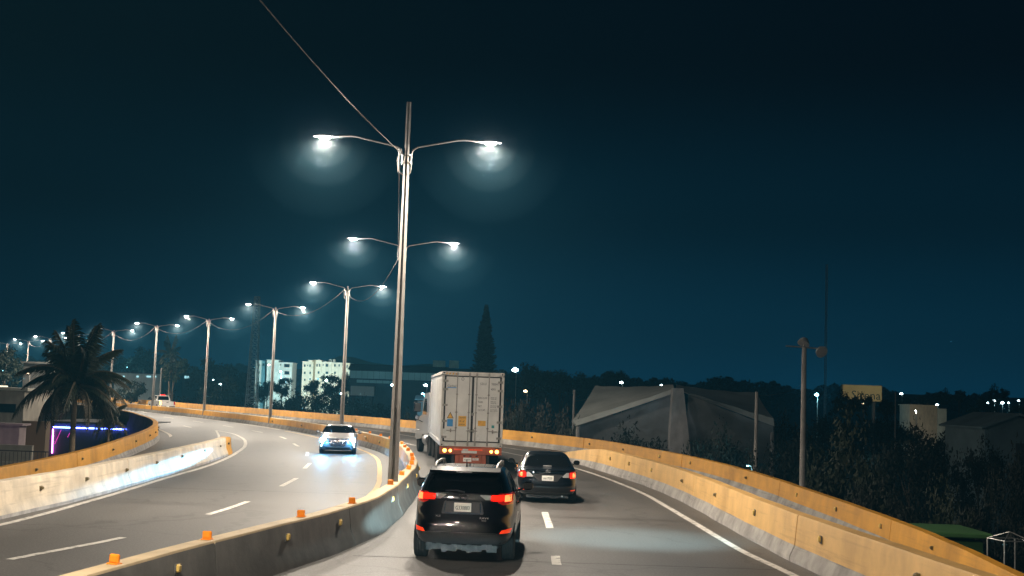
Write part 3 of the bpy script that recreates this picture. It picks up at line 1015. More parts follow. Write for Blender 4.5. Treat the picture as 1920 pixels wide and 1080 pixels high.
# ------------------------------------------------------------------ black SUV ahead
def make_suv(loc, rz):
    e = empty('suv', loc, rz, 'black SUV with lit red tail lamps and a white plate, close ahead', 'car')
    sh = Shell([(.30, .80, .16, 4.38, 5), (.36, .87, .07, 4.48, 5), (.44, .905, .02, 4.53, 5), (.53, .918, 0, 4.56, 5.2), (.60, .922, .03, 4.57, 5.2), (.70, .923, .07, 4.56, 5.2),
                (.85, .922, .085, 4.53, 5.2), (.95, .918, .09, 4.46, 5), (1.02, .91, .095, 4.32, 5), (1.07, .90, .10, 4.05, 5), (1.12, .885, .105, 3.68, 5), (1.17, .87, .12, 3.42, 5),
                (1.24, .845, .15, 3.28, 5), (1.35, .80, .20, 3.05, 5), (1.45, .755, .255, 2.84, 5), (1.54, .705, .33, 2.60, 5), (1.60, .66, .40, 2.42, 4.6), (1.635, .60, .47, 2.22, 4.2), (1.655, .48, .62, 2.0, 4), (1.662, .30, .9, 1.7, 3.5)])
    body_with_arches('body', sh, car_black, e, (.95, 3.61), .395, .92)
    def P(name, rows, where, m, o=.006, parent=e, nx=12, inset=.03, smooth=40):
        return sh.patch(rows, where, o, nx, inset=inset).build(name, m, parent, smooth)
    P('rear_window', [(1.235, -.70, .70), (1.27, -.715, .715), (1.40, -.67, .67), (1.52, -.60, .60), (1.555, -.55, .55)], 'rear', glass_dark, .004, nx=20)
    # wiper with its pivot
    w = MB(); w.tube([(.02, sh.ry(0, 1.24) - .03, 1.245), (-.12, sh.ry(0, 1.27) - .03, 1.275), (-.32, sh.ry(-.3, 1.262) - .03, 1.265)], [.018, .012, .008], 6)
    w.build('rear_wiper', plastic_grey, e, 50)
    # spoiler with high brake lamp
    sp = MB()
    v = []
    n = 16
    for k in range(n + 1):
        x = -.63 + 1.26 * k / n
        q = 1 - (abs(x) / .66) ** 5 * .25
        dy = .10 * (abs(x) / .63) ** 3
        v += [(x, .17 + dy, 1.575 * 1), (x, .19 + dy, 1.612), (x, .62, 1.664), (x, .60, 1.60)]
    f = []
    for k in range(n):
        for j in range(4):
            f.append((4 * k + j, 4 * k + (j + 1) % 4, 4 * k + 4 + (j + 1) % 4, 4 * k + 4 + j))
    f += [(0, 1, 2, 3), (4 * n + 3, 4 * n + 2, 4 * n + 1, 4 * n)]
    sp.add(v, f)
    so = sp.build('spoiler', car_black, e, 35)
    hb_ = MB(); hb_.cbox((0, .165, 1.594), (.28, .012, .018), .004); hb_.build('high_brake_lamp', lamp_clear, so)
    an = MB(); an.tube([(0, .75, 1.655), (0, .70, 1.72), (0, .62, 1.80)], [.016, .010, .005], 6); an.build('antenna', plastic_black, e)
    for s in (-1, 1):
        r_ = MB()
        r_.tube([(s * .56, .72, 1.635), (s * .565, .80, 1.70), (s * .57, 1.0, 1.715), (s * .575, 1.9, 1.725), (s * .575, 2.35, 1.70), (s * .57, 2.45, 1.63)], [.030, .03, .024, .022, .024, .03], 8)
        r_.build('roof_rail', steel, e, 60)
        # tail lamp: hot outer block, lit middle, clear inner point
        a, b_ = (.60, .865)
        t = P('tail_lamp', [(1.04, s * .70, s * .872), (1.08, s * .62, s * .880), (1.20, s * .60, s * .868), (1.235, s * .64, s * .84)], 'rear', tail_red, .030)
        P('bulb', [(1.095, s * .735, s * .845), (1.205, s * .735, s * .838)], 'rear', tail_hot, .036, t, 4)
        P('lit_band', [(1.115, s * .53, s * .715), (1.135, s * .50, s * .722), (1.185, s * .50, s * .722), (1.205, s * .52, s * .715)], 'rear', tail_on, .034, t, 4)
        P('surround', [(1.10, s * .49, s * .735), (1.212, s * .49, s * .735)], 'rear', tail_red, .026, t, 5)
        P('clear_tip', [(1.125, s * .40, s * .49), (1.195, s * .30, s * .49), (1.207, s * .31, s * .49)], 'rear', lamp_clear, .028, t, 4)
        P('bumper_reflector', [(.545, s * .66, s * .84), (.60, s * .70, s * .865), (.612, s * .80, s * .868)], 'rear', refl_red, .012, nx=6)
        # side glass
        sd = 'right' if s > 0 else 'left'
        P('side_window', [(1.235, .75, 1.45), (1.40, .78, 1.45), (1.50, .95, 1.45)], sd, glass_dark, .004)
        P('side_window', [(1.235, 1.52, 2.42), (1.50, 1.52, 2.30), (1.52, 1.55, 2.2)], sd, glass_dark, .004)
        P('side_window', [(1.235, 2.48, 3.18), (1.40, 2.48, 2.88), (1.50, 2.48, 2.66)], sd, glass_dark, .004)
        P('sill_cladding', [(.32, 1.36, 3.20), (.46, 1.36, 3.20)], sd, plastic_grey, .012)
        for yy in (1.62, 2.62):
            h = MB(); h.cbox((s * (sh.sx(yy, .99) + .02), yy, .99), (.03, .20, .03), .01); h.build('door_handle', car_black, e)
        mirror(e, s * .96, 3.05, 1.20, car_black, s, (.21, .13, .17))
        for yy in (.95, 3.61):
            wheel(e, s * .795, yy, .35, .235, s)
        af = MB(); af.cbox((s * .80, .70, .40), (.20, .03, .24), .01); af.build('mud_liner', under_mat, e)
    # plate panel, handle garnish, plate
    P('plate_recess', [(.865, -.36, .36), (.885, -.375, .375), (1.075, -.335, .335), (1.095, -.31, .31)], 'rear', plastic_grey, .007, nx=14)
    P('chrome_trim', [(.872, -.31, .31), (.885, -.312, .312)], 'rear', chrome, .014, nx=14)
    P('chrome_trim', [(.89, -.335, -.315), (1.06, -.315, -.30)], 'rear', chrome, .012, nx=2)
    P('chrome_trim', [(.89, .315, .335), (1.06, .30, .315)], 'rear', chrome, .012, nx=2)
    P('tailgate_handle', [(1.085, -.30, .30), (1.115, -.27, .27)], 'rear', car_black, .028, nx=14)
    yb = sh.ry(0, .99)
    p = MB(); p.cbox((0, yb - .022, .985), (.305, .012, .155), .005); po = p.build('number_plate', plate_mat, e)
    text_obj('G330883', .098, ink, po, (0, yb - .031, .972), REAR, sx=.70)
    ring_badge(e, (0, sh.ry(0, 1.155) - .012, 1.155), .072, .05)
    text_obj('RAV4', .055, chrome, e, (.385, sh.ry(.36, .80) - .012, .805), REAR, sx=1.25)
    text_obj('4WD', .038, chrome, e, (.385, sh.ry(.36, .76) - .012, .762), REAR)
    text_obj('XLE', .045, chrome, e, (-.43, sh.ry(-.42, .82) - .012, .82), REAR, sx=1.2)
    P('tailgate_crease', [(.828, -.56, .56), (.842, -.54, .54)], 'rear', car_black, .012, nx=14)
    P('bumper_cover', [(.35, -.76, .76), (.40, -.80, .80), (.53, -.80, .80), (.548, -.64, .64)], 'rear', plastic_grey, .012, nx=24)
    P('bumper_step', [(.535, -.62, .62), (.552, -.60, .60)], 'rear', plastic_black, .030, nx=20)
    u = MB(); u.cbox((0, .40, .30), (1.30, .50, .10), .04); u.cbox((0, 1.9, .30), (1.25, 2.6, .10), .03); u.build('underbody', under_mat, e)
    dv = MB()
    for k in range(14):
        x = -.58 + k * .0892
        dv.box((x, .13 + .02 * math.sin(k * 2.1), .285 + .02 * math.sin(k * 1.3)), (.092, .03, .13 + .03 * math.sin(k * 2.7)))
    dv.build('bumper_valance', under_mat, e)
    ex = MB(); ex.lathe([(.028, 0), (.035, .0), (.035, .22), (.028, .22)], 16, 'y', (.52, .10, .31)); ex.build('exhaust_pipe', under_mat, e, 50)
    ax = MB(); ax.tube([(-.7, .95, .33), (.7, .95, .33)], .045, 8); ax.build('rear_axle', under_mat, e)
    P('windscreen', [(1.21, -.74, .74), (1.40, -.68, .68), (1.54, -.58, .58)], 'front', glass_dark, .004)
    for s in (-1, 1):
        P('headlamp', [(.84, s * .45, s * .86), (.96, s * .60, s * .86)], 'front', lamp_clear, .012)
    P('grille', [(.5, -.55, .55), (.9, -.42, .42)], 'front', plastic_black, .01)
    return e
suv = make_suv((-.74, 22.25, 0), heading(.045, 1))

# ------------------------------------------------------------------ dark sedan in the lane beside
def sedan_levels(L=4.54, w=.88):
    k = w / .88
    return [(.20, .74 * k, .22, L - .20, 5), (.27, .83 * k, .09, L - .10, 5), (.36, .87 * k, .03, L - .03, 5), (.50, .88 * k, 0, L, 5), (.62, .882 * k, .04, L - .01, 5), (.72, .882 * k, .06, L - .06, 5),
            (.80, .878 * k, .065, L - .16, 5), (.87, .87 * k, .07, L - .45, 5), (.93, .858 * k, .08, L - .85, 5), (.985, .84 * k, .10, L - 1.12, 5), (1.015, .82 * k, .25, L - 1.25, 5), (1.04, .80 * k, .48, L - 1.34, 4.6),
            (1.10, .765 * k, .62, L - 1.50, 4.5), (1.20, .715 * k, .82, L - 1.76, 4.4), (1.30, .665 * k, 1.03, L - 2.02, 4.2), (1.38, .61 * k, 1.24, L - 2.26, 4), (1.43, .54 * k, 1.44, L - 2.5, 3.8), (1.455, .42 * k, 1.68, L - 2.72, 3.4), (1.462, .25 * k, 1.9, L - 2.9, 3)]
def sedan_common(e, sh, P, L, paint, axles, r=.315):
    for s in (-1, 1):
        sd = 'right' if s > 0 else 'left'
        P('side_window', [(1.05, 1.05, 2.05), (1.20, 1.12, 2.05), (1.34, 1.42, 2.05)], sd, glass_dark, .004)
        P('side_window', [(1.05, 2.12, L - 1.55), (1.20, 2.12, L - 1.88), (1.34, 2.12, L - 2.2)], sd, glass_dark, .004)
        for yy in (1.45, 2.5):
            h = MB(); h.cbox((s * (sh.sx(yy, .86) + .015), yy, .86), (.03, .18, .03), .01); h.build('door_handle', paint, e)
        mirror(e, s * .90, L - 1.58, 1.08, paint, s, (.20, .12, .145))
        for yy in axles:
            wheel(e, s * .765, yy, r, .20, s)
def make_sedan(loc, rz):
    e = empty('dark_sedan', loc, rz, 'dark sedan with a chrome boot strip and lit brake lamps in the outer lane', 'car')
    L = 4.54
    sh = Shell(sedan_levels(L))
    body_with_arches('body', sh, car_dark, e, (.98, 3.58), .355, .88)
    def P(name, rows, where, m, o=.006, parent=e, nx=12, inset=.03, smooth=40):
        return sh.patch(rows, where, o, nx, inset=inset).build(name, m, parent, smooth)
    sedan_common(e, sh, P, L, car_dark, (.98, 3.58))
    P('rear_window', [(1.055, -.66, .66), (1.20, -.60, .60), (1.33, -.53, .53), (1.385, -.45, .45)], 'rear', glass_dark, .005, nx=20)
    P('windscreen', [(1.06, -.66, .66), (1.20, -.60, .60), (1.38, -.45, .45)], 'front', glass_dark, .005, nx=14)
    hb_ = MB(); hb_.cbox((0, sh.ry(0, 1.075) - .008, 1.078), (.24, .02, .022), .006); hb_.build('high_brake_lamp', lamp_clear, e)
    for s in (-1, 1):
        t = P('tail_lamp', [(.735, s * .70, s * .80), (.77, s * .60, s * .842), (.90, s * .60, s * .845), (.945, s * .66, s * .82)], 'rear', tail_red, .022)
        bl = MB(); bl.lathe([(.0, -.012), (.045, -.010), (.066, 0), (.066, .05)], 20, 'y', (s * .725, sh.ry(s * .725, .835) - .030, .835)); bl.build('bulb', tail_hot, t, 50)
        gl = P('lit_band', [(.76, s * .645, s * .80), (.905, s * .645, s * .80)], 'rear', tail_on, .0235, t, 5)
        P('clear_section', [(.775, s * .44, s * .60), (.80, s * .41, s * .60), (.885, s * .50, s * .60), (.915, s * .53, s * .60)], 'rear', lamp_clear, .024, t, 6)
        P('bumper_reflector', [(.375, s * .66, s * .80), (.405, s * .655, s * .815)], 'rear', refl_red, .012, nx=5)
        st = MB(); st.tube([(s * .40, sh.ry(.40, .83) - .008, .83), (s * .26, sh.ry(.26, .665) - .008, .665)], .008, 6); st.build('plate_recess_edge', chrome, e)
    P('plate_recess', [(.645, -.27, .27), (.855, -.42, .42)], 'rear', plastic_black, .005, nx=12)
    P('chrome_strip', [(.892, -.44, .44), (.925, -.44, .44)], 'rear', chrome, .020, nx=14)
    P('boot_lip', [(.965, -.70, .70), (.99, -.66, .66)], 'rear', car_dark, .02, nx=16)
    yb = sh.ry(0, .74)
    p = MB(); p.cbox((0, yb - .02, .745), (.33, .012, .15), .005); po = p.build('number_plate', plate_mat, e)
    text_obj('A617530', .098, ink, po, (0, yb - .029, .737), REAR, sx=.72)
    ring_badge(e, (0, sh.ry(0, .95) - .03, .95), .065, .043)
    text_obj('COROLLA', .036, chrome, e, (-.55, sh.ry(-.5, .955) - .012, .953), REAR, sx=1.1)
    text_obj('XLi', .034, chrome, e, (-.50, sh.ry(-.5, .70) - .010, .695), REAR, sx=1.2)
    P('bumper_crease', [(.565, -.72, .72), (.585, -.70, .70)], 'rear', chrome if False else car_dark, .016, nx=18)
    P('bumper_lower', [(.245, -.70, .70), (.33, -.78, .78)], 'rear', plastic_grey, .010, nx=18)
    u = MB(); u.cbox((0, .45, .22), (1.2, .5, .08), .03); u.cbox((0, 2.0, .20), (1.2, 2.6, .08), .03); u.build('underbody', under_mat, e)
    vl = MB()
    for k in range(8):
        vl.box((-.52 + k * .149, .16, .20 + .012 * math.sin(k * 2.3)), (.152, .03, .08 + .02 * math.sin(k * 1.7)))
    vl.build('bumper_valance', under_mat, e)
    ex = MB(); ex.lathe([(.022, 0), (.028, 0), (.028, .2), (.022, .2)], 14, 'y', (.42, .12, .22)); ex.build('exhaust_pipe', steel, e, 50)
    for s in (-1, 1):
        P('headlamp', [(.60, s * .40, s * .82), (.76, s * .56, s * .83)], 'front', lamp_clear, .01)
    return e
make_sedan((1.20, 35.6, 0), heading(-.012, 1)).scale = (1, 1, .95)

# ------------------------------------------------------------------ oncoming silver sedan
def spot(name, parent, loc, rot, energy, col, size, blend, scale=(1, 1, 1), radius=.05):
    d = D.lights.new(name, 'SPOT')
    d.energy = energy; d.color = col; d.spot_size = size; d.spot_blend = blend; d.shadow_soft_size = radius
    o = D.objects.new(name, d)
    o.location = loc; o.rotation_euler = rot; o.scale = scale
    return link(o, parent)
def make_oncoming(loc, rz):
    e = empty('silver_sedan', loc, rz, 'silver sedan driving towards the camera with dazzling blue-white headlamps', 'car')
    L = 4.57
    sh = Shell(sedan_levels(L, .90))
    body_with_arches('body', sh, car_silver, e, (.98, 3.66), .355, .90)
    def P(name, rows, where, m, o=.006, parent=e, nx=12, inset=.03, smooth=40):
        return sh.patch(rows, where, o, nx, inset=inset).build(name, m, parent, smooth)
    sedan_common(e, sh, P, L, car_silver, (.98, 3.66))
    P('windscreen', [(1.045, -.72, .72), (1.10, -.70, .70), (1.25, -.62, .62), (1.385, -.50, .50)], 'front', glass_dark, .006, nx=20)
    P('rear_window', [(1.07, -.66, .66), (1.38, -.45, .45)], 'rear', glass_dark, .005, nx=12)
    g = P('grille', [(.40, -.30, .30), (.46, -.37, .37), (.62, -.44, .44), (.70, -.40, .40), (.72, -.36, .36)], 'front', plastic_black, .010, nx=16)
    for z, w in ((.45, .33), (.51, .37), (.57, .40), (.63, .42), (.685, .39)):
        P('grille_bar', [(z - .010, -w, w), (z + .010, -w, w)], 'front', chrome, .022, g, 14)
    P('grille_rim', [(.715, -.40, .40), (.735, -.38, .38)], 'front', chrome, .022, g, 14)
    P('number_plate', [(.43, -.15, .15), (.56, -.15, .15)], 'front', ink, .034, nx=4)
    bd = MB(); bd.lathe([(0, .012), (.05, .01), (.055, 0), (.055, -.03)], 20, 'y', (0, sh.ry(0, .70, True) + .03, .70)); bd.build('emblem', chrome, e, 50)
    P('lower_intake', [(.24, -.55, .55), (.33, -.58, .58)], 'front', plastic_black, .008, nx=14)
    P('bumper_lip', [(.335, -.62, .62), (.365, -.66, .66)], 'front', chrome, .012, nx=16)
    for s in (-1, 1):
        h = P('headlamp', [(.62, s * .62, s * .80), (.66, s * .50, s * .845), (.74, s * .47, s * .84), (.775, s * .62, s * .80)], 'front', lamp_clear, .016)
        bl = MB(); bl.lathe([(0, .075), (.07, .06), (.125, .025), (.125, -.05)], 20, 'y', (s * .685, sh.ry(s * .685, .70, True) + .01, .70)); bl.build('bulb', head_on, h, 50)
        P('running_lamp', [(.38, s * .755, s * .80), (.56, s * .69, s * .745)], 'front', drl_on, .018, nx=3)
        gl_ = D.lights.new('headlight_front_fill', 'POINT')  # point light added ahead of the lamp, tints the car front blue
        gl_.energy = 75; gl_.color = (.04, .42, 1.0); gl_.shadow_soft_size = .08
        go_ = D.objects.new('headlight_front_fill', gl_)
        go_.location = (s * .70, L + .28, .66)
        link(go_, e)
        wl_ = spot('headlight_beam', e, (s * .66, L - .02, .70), (R(87.0), 0, R(-9)), 420, (.12, .55, 1.0), R(70), .6, (1.0, .40, 1), .06)
    spot('headlight_kerb_beam', e, (.66, L + .02, .70), (R(90 - 1.45), 0, R(-18)), 26000, (.18, .64, 1.0), R(22), .7, (1.0, .10, 1), .05)
    return e
p_ = LDASH(58.5)
make_oncoming((-8.45, 63.6, 0), heading(.115, -1)).scale = (1, 1, .93)

# ------------------------------------------------------------------ container, trailer and tractor
box_white = mat('container_white', (.76, .74, .70), .55, var=.10, scale=1.2, streak=.10, bump=.04, bscale=8)
box_frame = mat('container_frame', (.68, .65, .60), .55, var=.14, scale=2.5, streak=.15)
gasket = mat('door_gasket', (.03, .03, .03), .7)
rod_mat = mat('lock_rod_steel', (.34, .32, .29), .5, .5, var=.25, scale=6)
chassis_red = mat('red_oxide_chassis', (.42, .10, .045), .55, var=.25, scale=3)
rust = mat('rust_streak', (.20, .10, .05), .8, var=.3, scale=8)
st_orange = mat('orange_sticker', (.80, .42, .06), .5, var=.15, scale=10)
st_blue = mat('blue_sticker', (.05, .28, .62), .5, var=.1, scale=10)
st_green = mat('green_sticker', (.04, .28, .26), .5)
st_white = mat('worn_white_patch', (.70, .69, .66), .5, var=.12, scale=8)
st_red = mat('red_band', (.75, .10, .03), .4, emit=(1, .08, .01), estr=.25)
TH = heading(-.098, 1)
TL = Vector((-1.38, 48.9, 0))
FL = .98                      # height of the container floor above the road
def make_container():
    e = empty('shipping_container', (TL.x, TL.y, FL), TH, 'white refrigerated shipping container with barred double doors riding on the trailer', 'container')
    Wd, H, Ln = 2.438, 2.896, 12.19
    b = MB()
    b.box((0, Ln / 2 + .05, H / 2), (Wd - .09, Ln - .16, H - .10))
    b.build('box_wall', box_white, e)
    for s in (-1, 1):
        sb = MB()
        for k in range(10):
            sb.box((s * (Wd / 2 - .035), .75 + k * 1.18, H / 2), (.018, .05, H - .5))
        sb.build('side_rib', box_white, e)['kind'] = 'stuff'
        for z, h in ((.09, .18), (H - .06, .12)):
            r_ = MB(); r_.cbox((s * (Wd / 2 - .03), Ln / 2, z), (.06, Ln - .36, h), .01); r_.build('side_rail', box_frame, e)
        for y in (.06, Ln - .06):
            c = MB(); c.cbox((s * (Wd / 2 - .05), y, H / 2), (.10, .12, H - .30), .012); c.build('corner_post', box_frame, e)
            for z in (.06, H - .06):
                c = MB(); c.cbox((s * (Wd / 2 - .081), y + (.03 if y < 1 else -.03), z), (.165, .18, .122), .014); cc = c.build('corner_casting', box_frame, e)
                if y < 1:
                    h_ = MB(); h_.lathe([(.028, -.004), (.028, .02)], 14, 'y', (s * (Wd / 2 - .081), y - .064, z)); h_.build('casting_hole', gasket, cc)
    for z, h in ((.085, .17), (H - .075, .15)):
        c = MB(); c.cbox((0, .065, z), (Wd - .34, .10, h), .012); c.build('door_sill' if z < 1 else 'door_header', box_frame, e)
    dz0, dz1 = .19, H - .17
    gk = MB(); gk.box((0, .10, (dz0 + dz1) / 2), (Wd - .20, .03, dz1 - dz0 + .03)); gk.build('gasket', gasket, e)
    for s in (-1, 1):
        d = MB(); d.cbox((s * .548, .065, (dz0 + dz1) / 2), (1.01, .06, dz1 - dz0 - .05), .012)
        dr = d.build('door', box_white, e)
        for z in (.42, 1.04, 1.66, 2.27, 2.6):
            h = MB(); h.cbox((s * 1.07, .022, z - .07), (.20, .03, .085), .006); h.cbox((s * 1.15, .018, z - .07), (.05, .05, .12), .012)
            h.build('hinge', rod_mat, dr)
        for x in (.14, .62):
            r_ = MB(); r_.tube([(s * x, .015, .07), (s * x, .015, H - .07)], .019, 10)
            ro = r_.build('lock_rod', rod_mat, dr, 60)
            for z in (.12, H - .10):
                k = MB(); k.cbox((s * x, .005, z), (.075, .05, .17), .012); k.build('cam_keeper', rod_mat, ro)
            for z in (.72, 1.32, 2.02):
                k = MB(); k.cbox((s * x, .018, z), (.085, .05, .05), .012); k.build('rod_guide', rod_mat, ro)
            hd = MB()
            xx = s * x + s * .0
            sg = 1 if (x > .3) == (s > 0) else -1
            hd.tube([(s * x, -.01, .62), (s * x + sg * .14, -.025, .615), (s * x + sg * .36, -.025, .61)], .014, 8)
            hd.cbox((s * x + sg * .2, -.015, .61), (.05, .05, .14), .01)
            hd.build('lock_handle', rod_mat, ro, 50)
    cl = MB(); cl.cbox((.02, .01, 1.26), (.10, .06, .12), .02); cl.build('lock_box', rod_mat, e)
    yf = .030
    def sheet(x, z, w, h, m, name):
        q = MB(); q.box((x, yf - .003, z), (w, .006, h)); return q.build(name, m, e)
    tri = MB(); tri.prism([(-.85 - .13, 1.08), (-.85 + .13, 1.08), (-.85, 1.33)], yf - .002, yf - .004)
    to = tri.build('warning_triangle', ink, e)
    t2 = MB(); t2.prism([(-.85 - .10, 1.098), (-.85 + .10, 1.098), (-.85, 1.29)], yf - .004, yf - .007); t2.build('triangle_fill', st_orange, to)
    sheet(-.85, .905, .225, .28, st_blue, 'blue_sticker')
    c1 = sheet(-.375, .98, .31, .40, st_orange, 'caution_sticker')
    text_obj('CAUTION', .070, ink, c1, (-.375, yf - .009, 1.11), REAR, sx=.85)
    text_obj("9' - 6\"", .085, ink, c1, (-.375, yf - .009, .97), REAR)
    text_obj('HIGH', .085, ink, c1, (-.375, yf - .009, .85), REAR)
    sheet(.39, .92, .30, .20, st_orange, 'orange_sticker')
    sheet(.83, .80, .105, .11, st_green, 'green_sticker')
    sheet(-1.0, .50, .30, .34, st_white, 'worn_patch')
    sheet(.40, .34, .34, .24, st_white, 'worn_patch')
    sheet(-.83, 2.27, .36, .03, st_blue, 'logo_band')
    text_obj('Carlier', .115, ink, e, (-.83, yf - .004, 2.335), REAR, sx=1.1)
    rg = MB(); rg.tube([(-.41 + .045 * math.cos(a * math.pi / 10), yf - .004, 2.62 + .055 * math.sin(a * math.pi / 10)) for a in range(21)], .008, 6, cap=False); rg.build('ring_mark', ink, e)
    text_obj('SZLU', .125, ink, e, (.40, yf - .004, 2.45), REAR, sx=.85)
    text_obj('930041 8', .125, ink, e, (.90, yf - .004, 2.45), REAR, sx=.78)
    text_obj('45R1', .115, ink, e, (.80, yf - .004, 2.25), REAR, sx=.85)
    for z, t, n_ in ((1.90, 'MAX.G.W.', '34000 KG\n74960 LB'), (1.74, 'TARE', '4850 KG\n10690 LB'), (1.58, 'NET', '29150 KG\n64270 LB'), (1.43, 'CU.CAP.', '67.7 CU.M\n2391 CU.FT')):
        text_obj(t, .105, ink, e, (.21, yf - .004, z), REAR, sx=.78, align='LEFT')
        text_obj(n_, .058, ink, e, (.70, yf - .004, z), REAR, align='LEFT')
    hz_ = MB()
    for k in range(4):
        hz_.prism([(-1.10 + k * .13, H - .115), (-1.04 + k * .13, H - .115), (-1.00 + k * .13, H - .045), (-1.06 + k * .13, H - .045)], .012, .008)
    hz_.build('hazard_stripes', st_orange, e)['kind'] = 'stuff'
    return e
make_container()
def make_trailer():
    e = empty('semi_trailer', (TL.x, TL.y, 0), TH, 'red skeletal trailer with amber rear lamps under the white container', 'trailer')
    z = FL - .004
    bm_ = MB(); bm_.cbox((0, .14, z - .155), (2.42, .22, .30), .012); bumper = bm_.build('rear_beam', chassis_red, e)
    for s in (-1, 1):
        f = MB(); f.cbox((s * .42, 6.0, z - .32), (.14, 11.4, .34), .012); f.build('frame_rail', chassis_red, e)
        for x, m in ((1.02, amber_on), (.80, amber_on)):
            l = MB(); l.lathe([(0, -.02), (.055, -.016), (.07, 0), (.07, .03)] if x > .9 else [(0, -.015), (.045, -.012), (.055, 0), (.055, .03)], 20, 'y', (s * x, .025, z - .165)); l.build('rear_lamp', m, bumper, 50)
        t = MB(); t.cbox((s * 1.02, .02, z - .03), (.18, .02, .05), .006); t.build('top_reflector', rust, bumper)
        g = MB(); g.cbox((s * .52, .16, z - .52), (.17, .10, .50), .012); g.build('guard_post', chassis_red, e)
        g2 = MB(); g2.cbox((s * .69, .18, z - .50), (.10, .06, .42), .01); g2.build('mud_flap_bracket', gasket, e)
        mf = MB(); mf.cbox((s * .92, 1.55, .42), (.58, .02, .52), .006); mf.build('mud_flap', rubber, e)
        for y in (2.25, 3.55):
            for x in (.78, 1.10):
                wheel(e, s * x, y, .50, .27, s, steel, 'truck')
            h = MB(); h.cbox((s * .98, y, 1.06 - .02), (.60, 1.15, .03), .01)
        l = MB(); l.cbox((s * .72, 8.6, .55), (.12, .12, .75), .015); l.cbox((s * .72, 8.6, .16), (.26, .26, .06), .01); l.build('landing_leg', chassis_red, e)
    for y in (2.25, 3.55):
        a = MB(); a.tube([(-1.0, y, .50), (1.0, y, .50)], .07, 10); a.build('axle', under_mat, e, 60)
    c = MB(); c.cbox((0, .10, z - .47), (.86, .04, .34), .01); cx = c.build('plate_panel', chassis_red, e)
    bandx = -.66
    for k, (w, m) in enumerate(((.34, st_red), (.22, st_white), (.20, st_red), (.36, st_red))):
        q = MB(); q.box((bandx + w / 2, .028, z - .115), (w - .006, .008, .055)); q.build('reflective_tape', m, bumper); bandx += w
    q = MB(); q.box((-.06, .027, z - .20), (.60, .008, .10)); q.build('number_board', st_white, bumper)
    q = MB(); q.cbox((-.12, .072, z - .50), (.32, .012, .15), .005); pq = q.build('number_plate', plate_mat, cx)
    text_obj('F023874', .095, ink, pq, (-.12, .063, z - .505), REAR, sx=.75)
    q = MB(); q.box((.20, .078, z - .475), (.24, .006, .09)); q = q.build('stencil_patch', st_white, cx)
    text_obj('7021', .085, chassis_red, q, (.20, .072, z - .475), REAR)
    for x in (-.24, .0, .24):
        q = MB(); q.cbox((x, .075, z - .36), (.09, .02, .05), .008); q.build('marker_lamp', gasket, cx)
    return e
make_trailer()
def make_tractor():
    t = Vector((math.sin(-TH), math.cos(TH), 0))
    h2 = TH + R(6.5)
    p = TL + t * 12.5
    e = empty('truck_tractor', (p.x, p.y, 0), h2, 'white tractor cab seen past the container, with a square black mirror', 'truck')
    e.location = (p.x - .04, p.y, 0)
    b = MB()
    prof = [(.35, .95), (.35, 2.72), (.55, 3.05), (1.9, 3.0), (2.5, 2.55), (2.72, 1.9), (4.5, 1.72), (4.85, 1.5), (4.95, .75), (4.6, .6), (2.6, .75), (2.4, .95)]
    b.prism(prof, -1.16, 1.16, 0, 'yz')
    b.build('cab', car_white, e)
    w = MB(); w.prism([(1.97, 2.93), (2.52, 2.52), (2.68, 2.02), (2.64, 2.02), (2.48, 2.5), (1.95, 2.9)], -1.0, 1.0, 0, 'yz'); w.build('windscreen', glass_dark, e)
    for s in (-1, 1):
        f = MB(); f.cbox((s * .40, -.9, .78), (.10, 4.4, .26), .012); f.build('frame_rail', plastic_grey, e)
        sw = MB(); sw.prism([(1.15, 1.95), (1.15, 2.75), (1.95, 2.72), (2.45, 1.95)], s * 1.162, s * 1.168, 0, 'yz'); sw.build('side_window', glass_dark, e)
        m = MB(); m.cbox((s * 1.46, 2.3, 2.30), (.34, .13, .46), .03); mo = m.build('door_mirror', plastic_black, e)
        fr = MB(); fr.tube([(s * 1.2, 2.35, 2.58), (s * 1.30, 2.3, 2.60), (s * 1.64, 2.3, 2.58), (s * 1.645, 2.3, 2.05)], .022, 6); fr.build('mirror_frame', chrome, mo)
        rm = MB(); rm.lathe([(0, -.05), (.10, -.04), (.125, 0), (.11, .04), (0, .07)], 20, 'y', (s * 1.48, 2.3, 1.78)); rm.build('round_mirror', plastic_black, mo, 50)
        r2 = MB(); r2.lathe([(0, -.056), (.095, -.052)], 20, 'y', (s * 1.48, 2.3, 1.78)); r2.build('mirror_glass', chrome, mo, 50)
        st = MB(); st.tube([(s * 1.15, 2.3, 1.55), (s * 1.48, 2.3, 1.70), (s * 1.48, 2.3, 2.06)], .018, 6); st.build('mirror_arm', plastic_black, mo)
        tk = MB(); tk.lathe([(.30, .5), (.31, .55), (.31, 1.75), (.30, 1.8)], 24, 'y', (s * .95, 0, .72)); tk.build('fuel_tank', alloy, e, 50)
        fd = MB(); fd.cbox((s * 1.0, 4.0, 1.12), (.36, 1.2, .10), .04); fd.build('wing', car_white, e)
        for y in (-.25, -1.55):
            for x in (.78, 1.08):
                wheel(e, s * x, y, .50, .27, s, steel, 'truck')
            q = MB(); q.cbox((s * .93, y - .0, 1.045), (.64, 1.0, .025), .01); q.build('mudguard', plastic_black, e)
        wheel(e, s * 1.0, 4.0, .50, .28, s, steel, 'truck')
        ex = MB(); ex.tube([(s * 1.0, .18, .9), (s * 1.0, .18, 3.0), (s * 1.0, .10, 3.15)], .07, 10); ex.build('exhaust_stack', steel, e, 60)
    fw = MB(); fw.lathe([(.45, .85), (.45, .90)], 24, 'z', (0, -.9, 0)); fw.build('fifth_wheel', under_mat, e)
    return e
make_tractor()

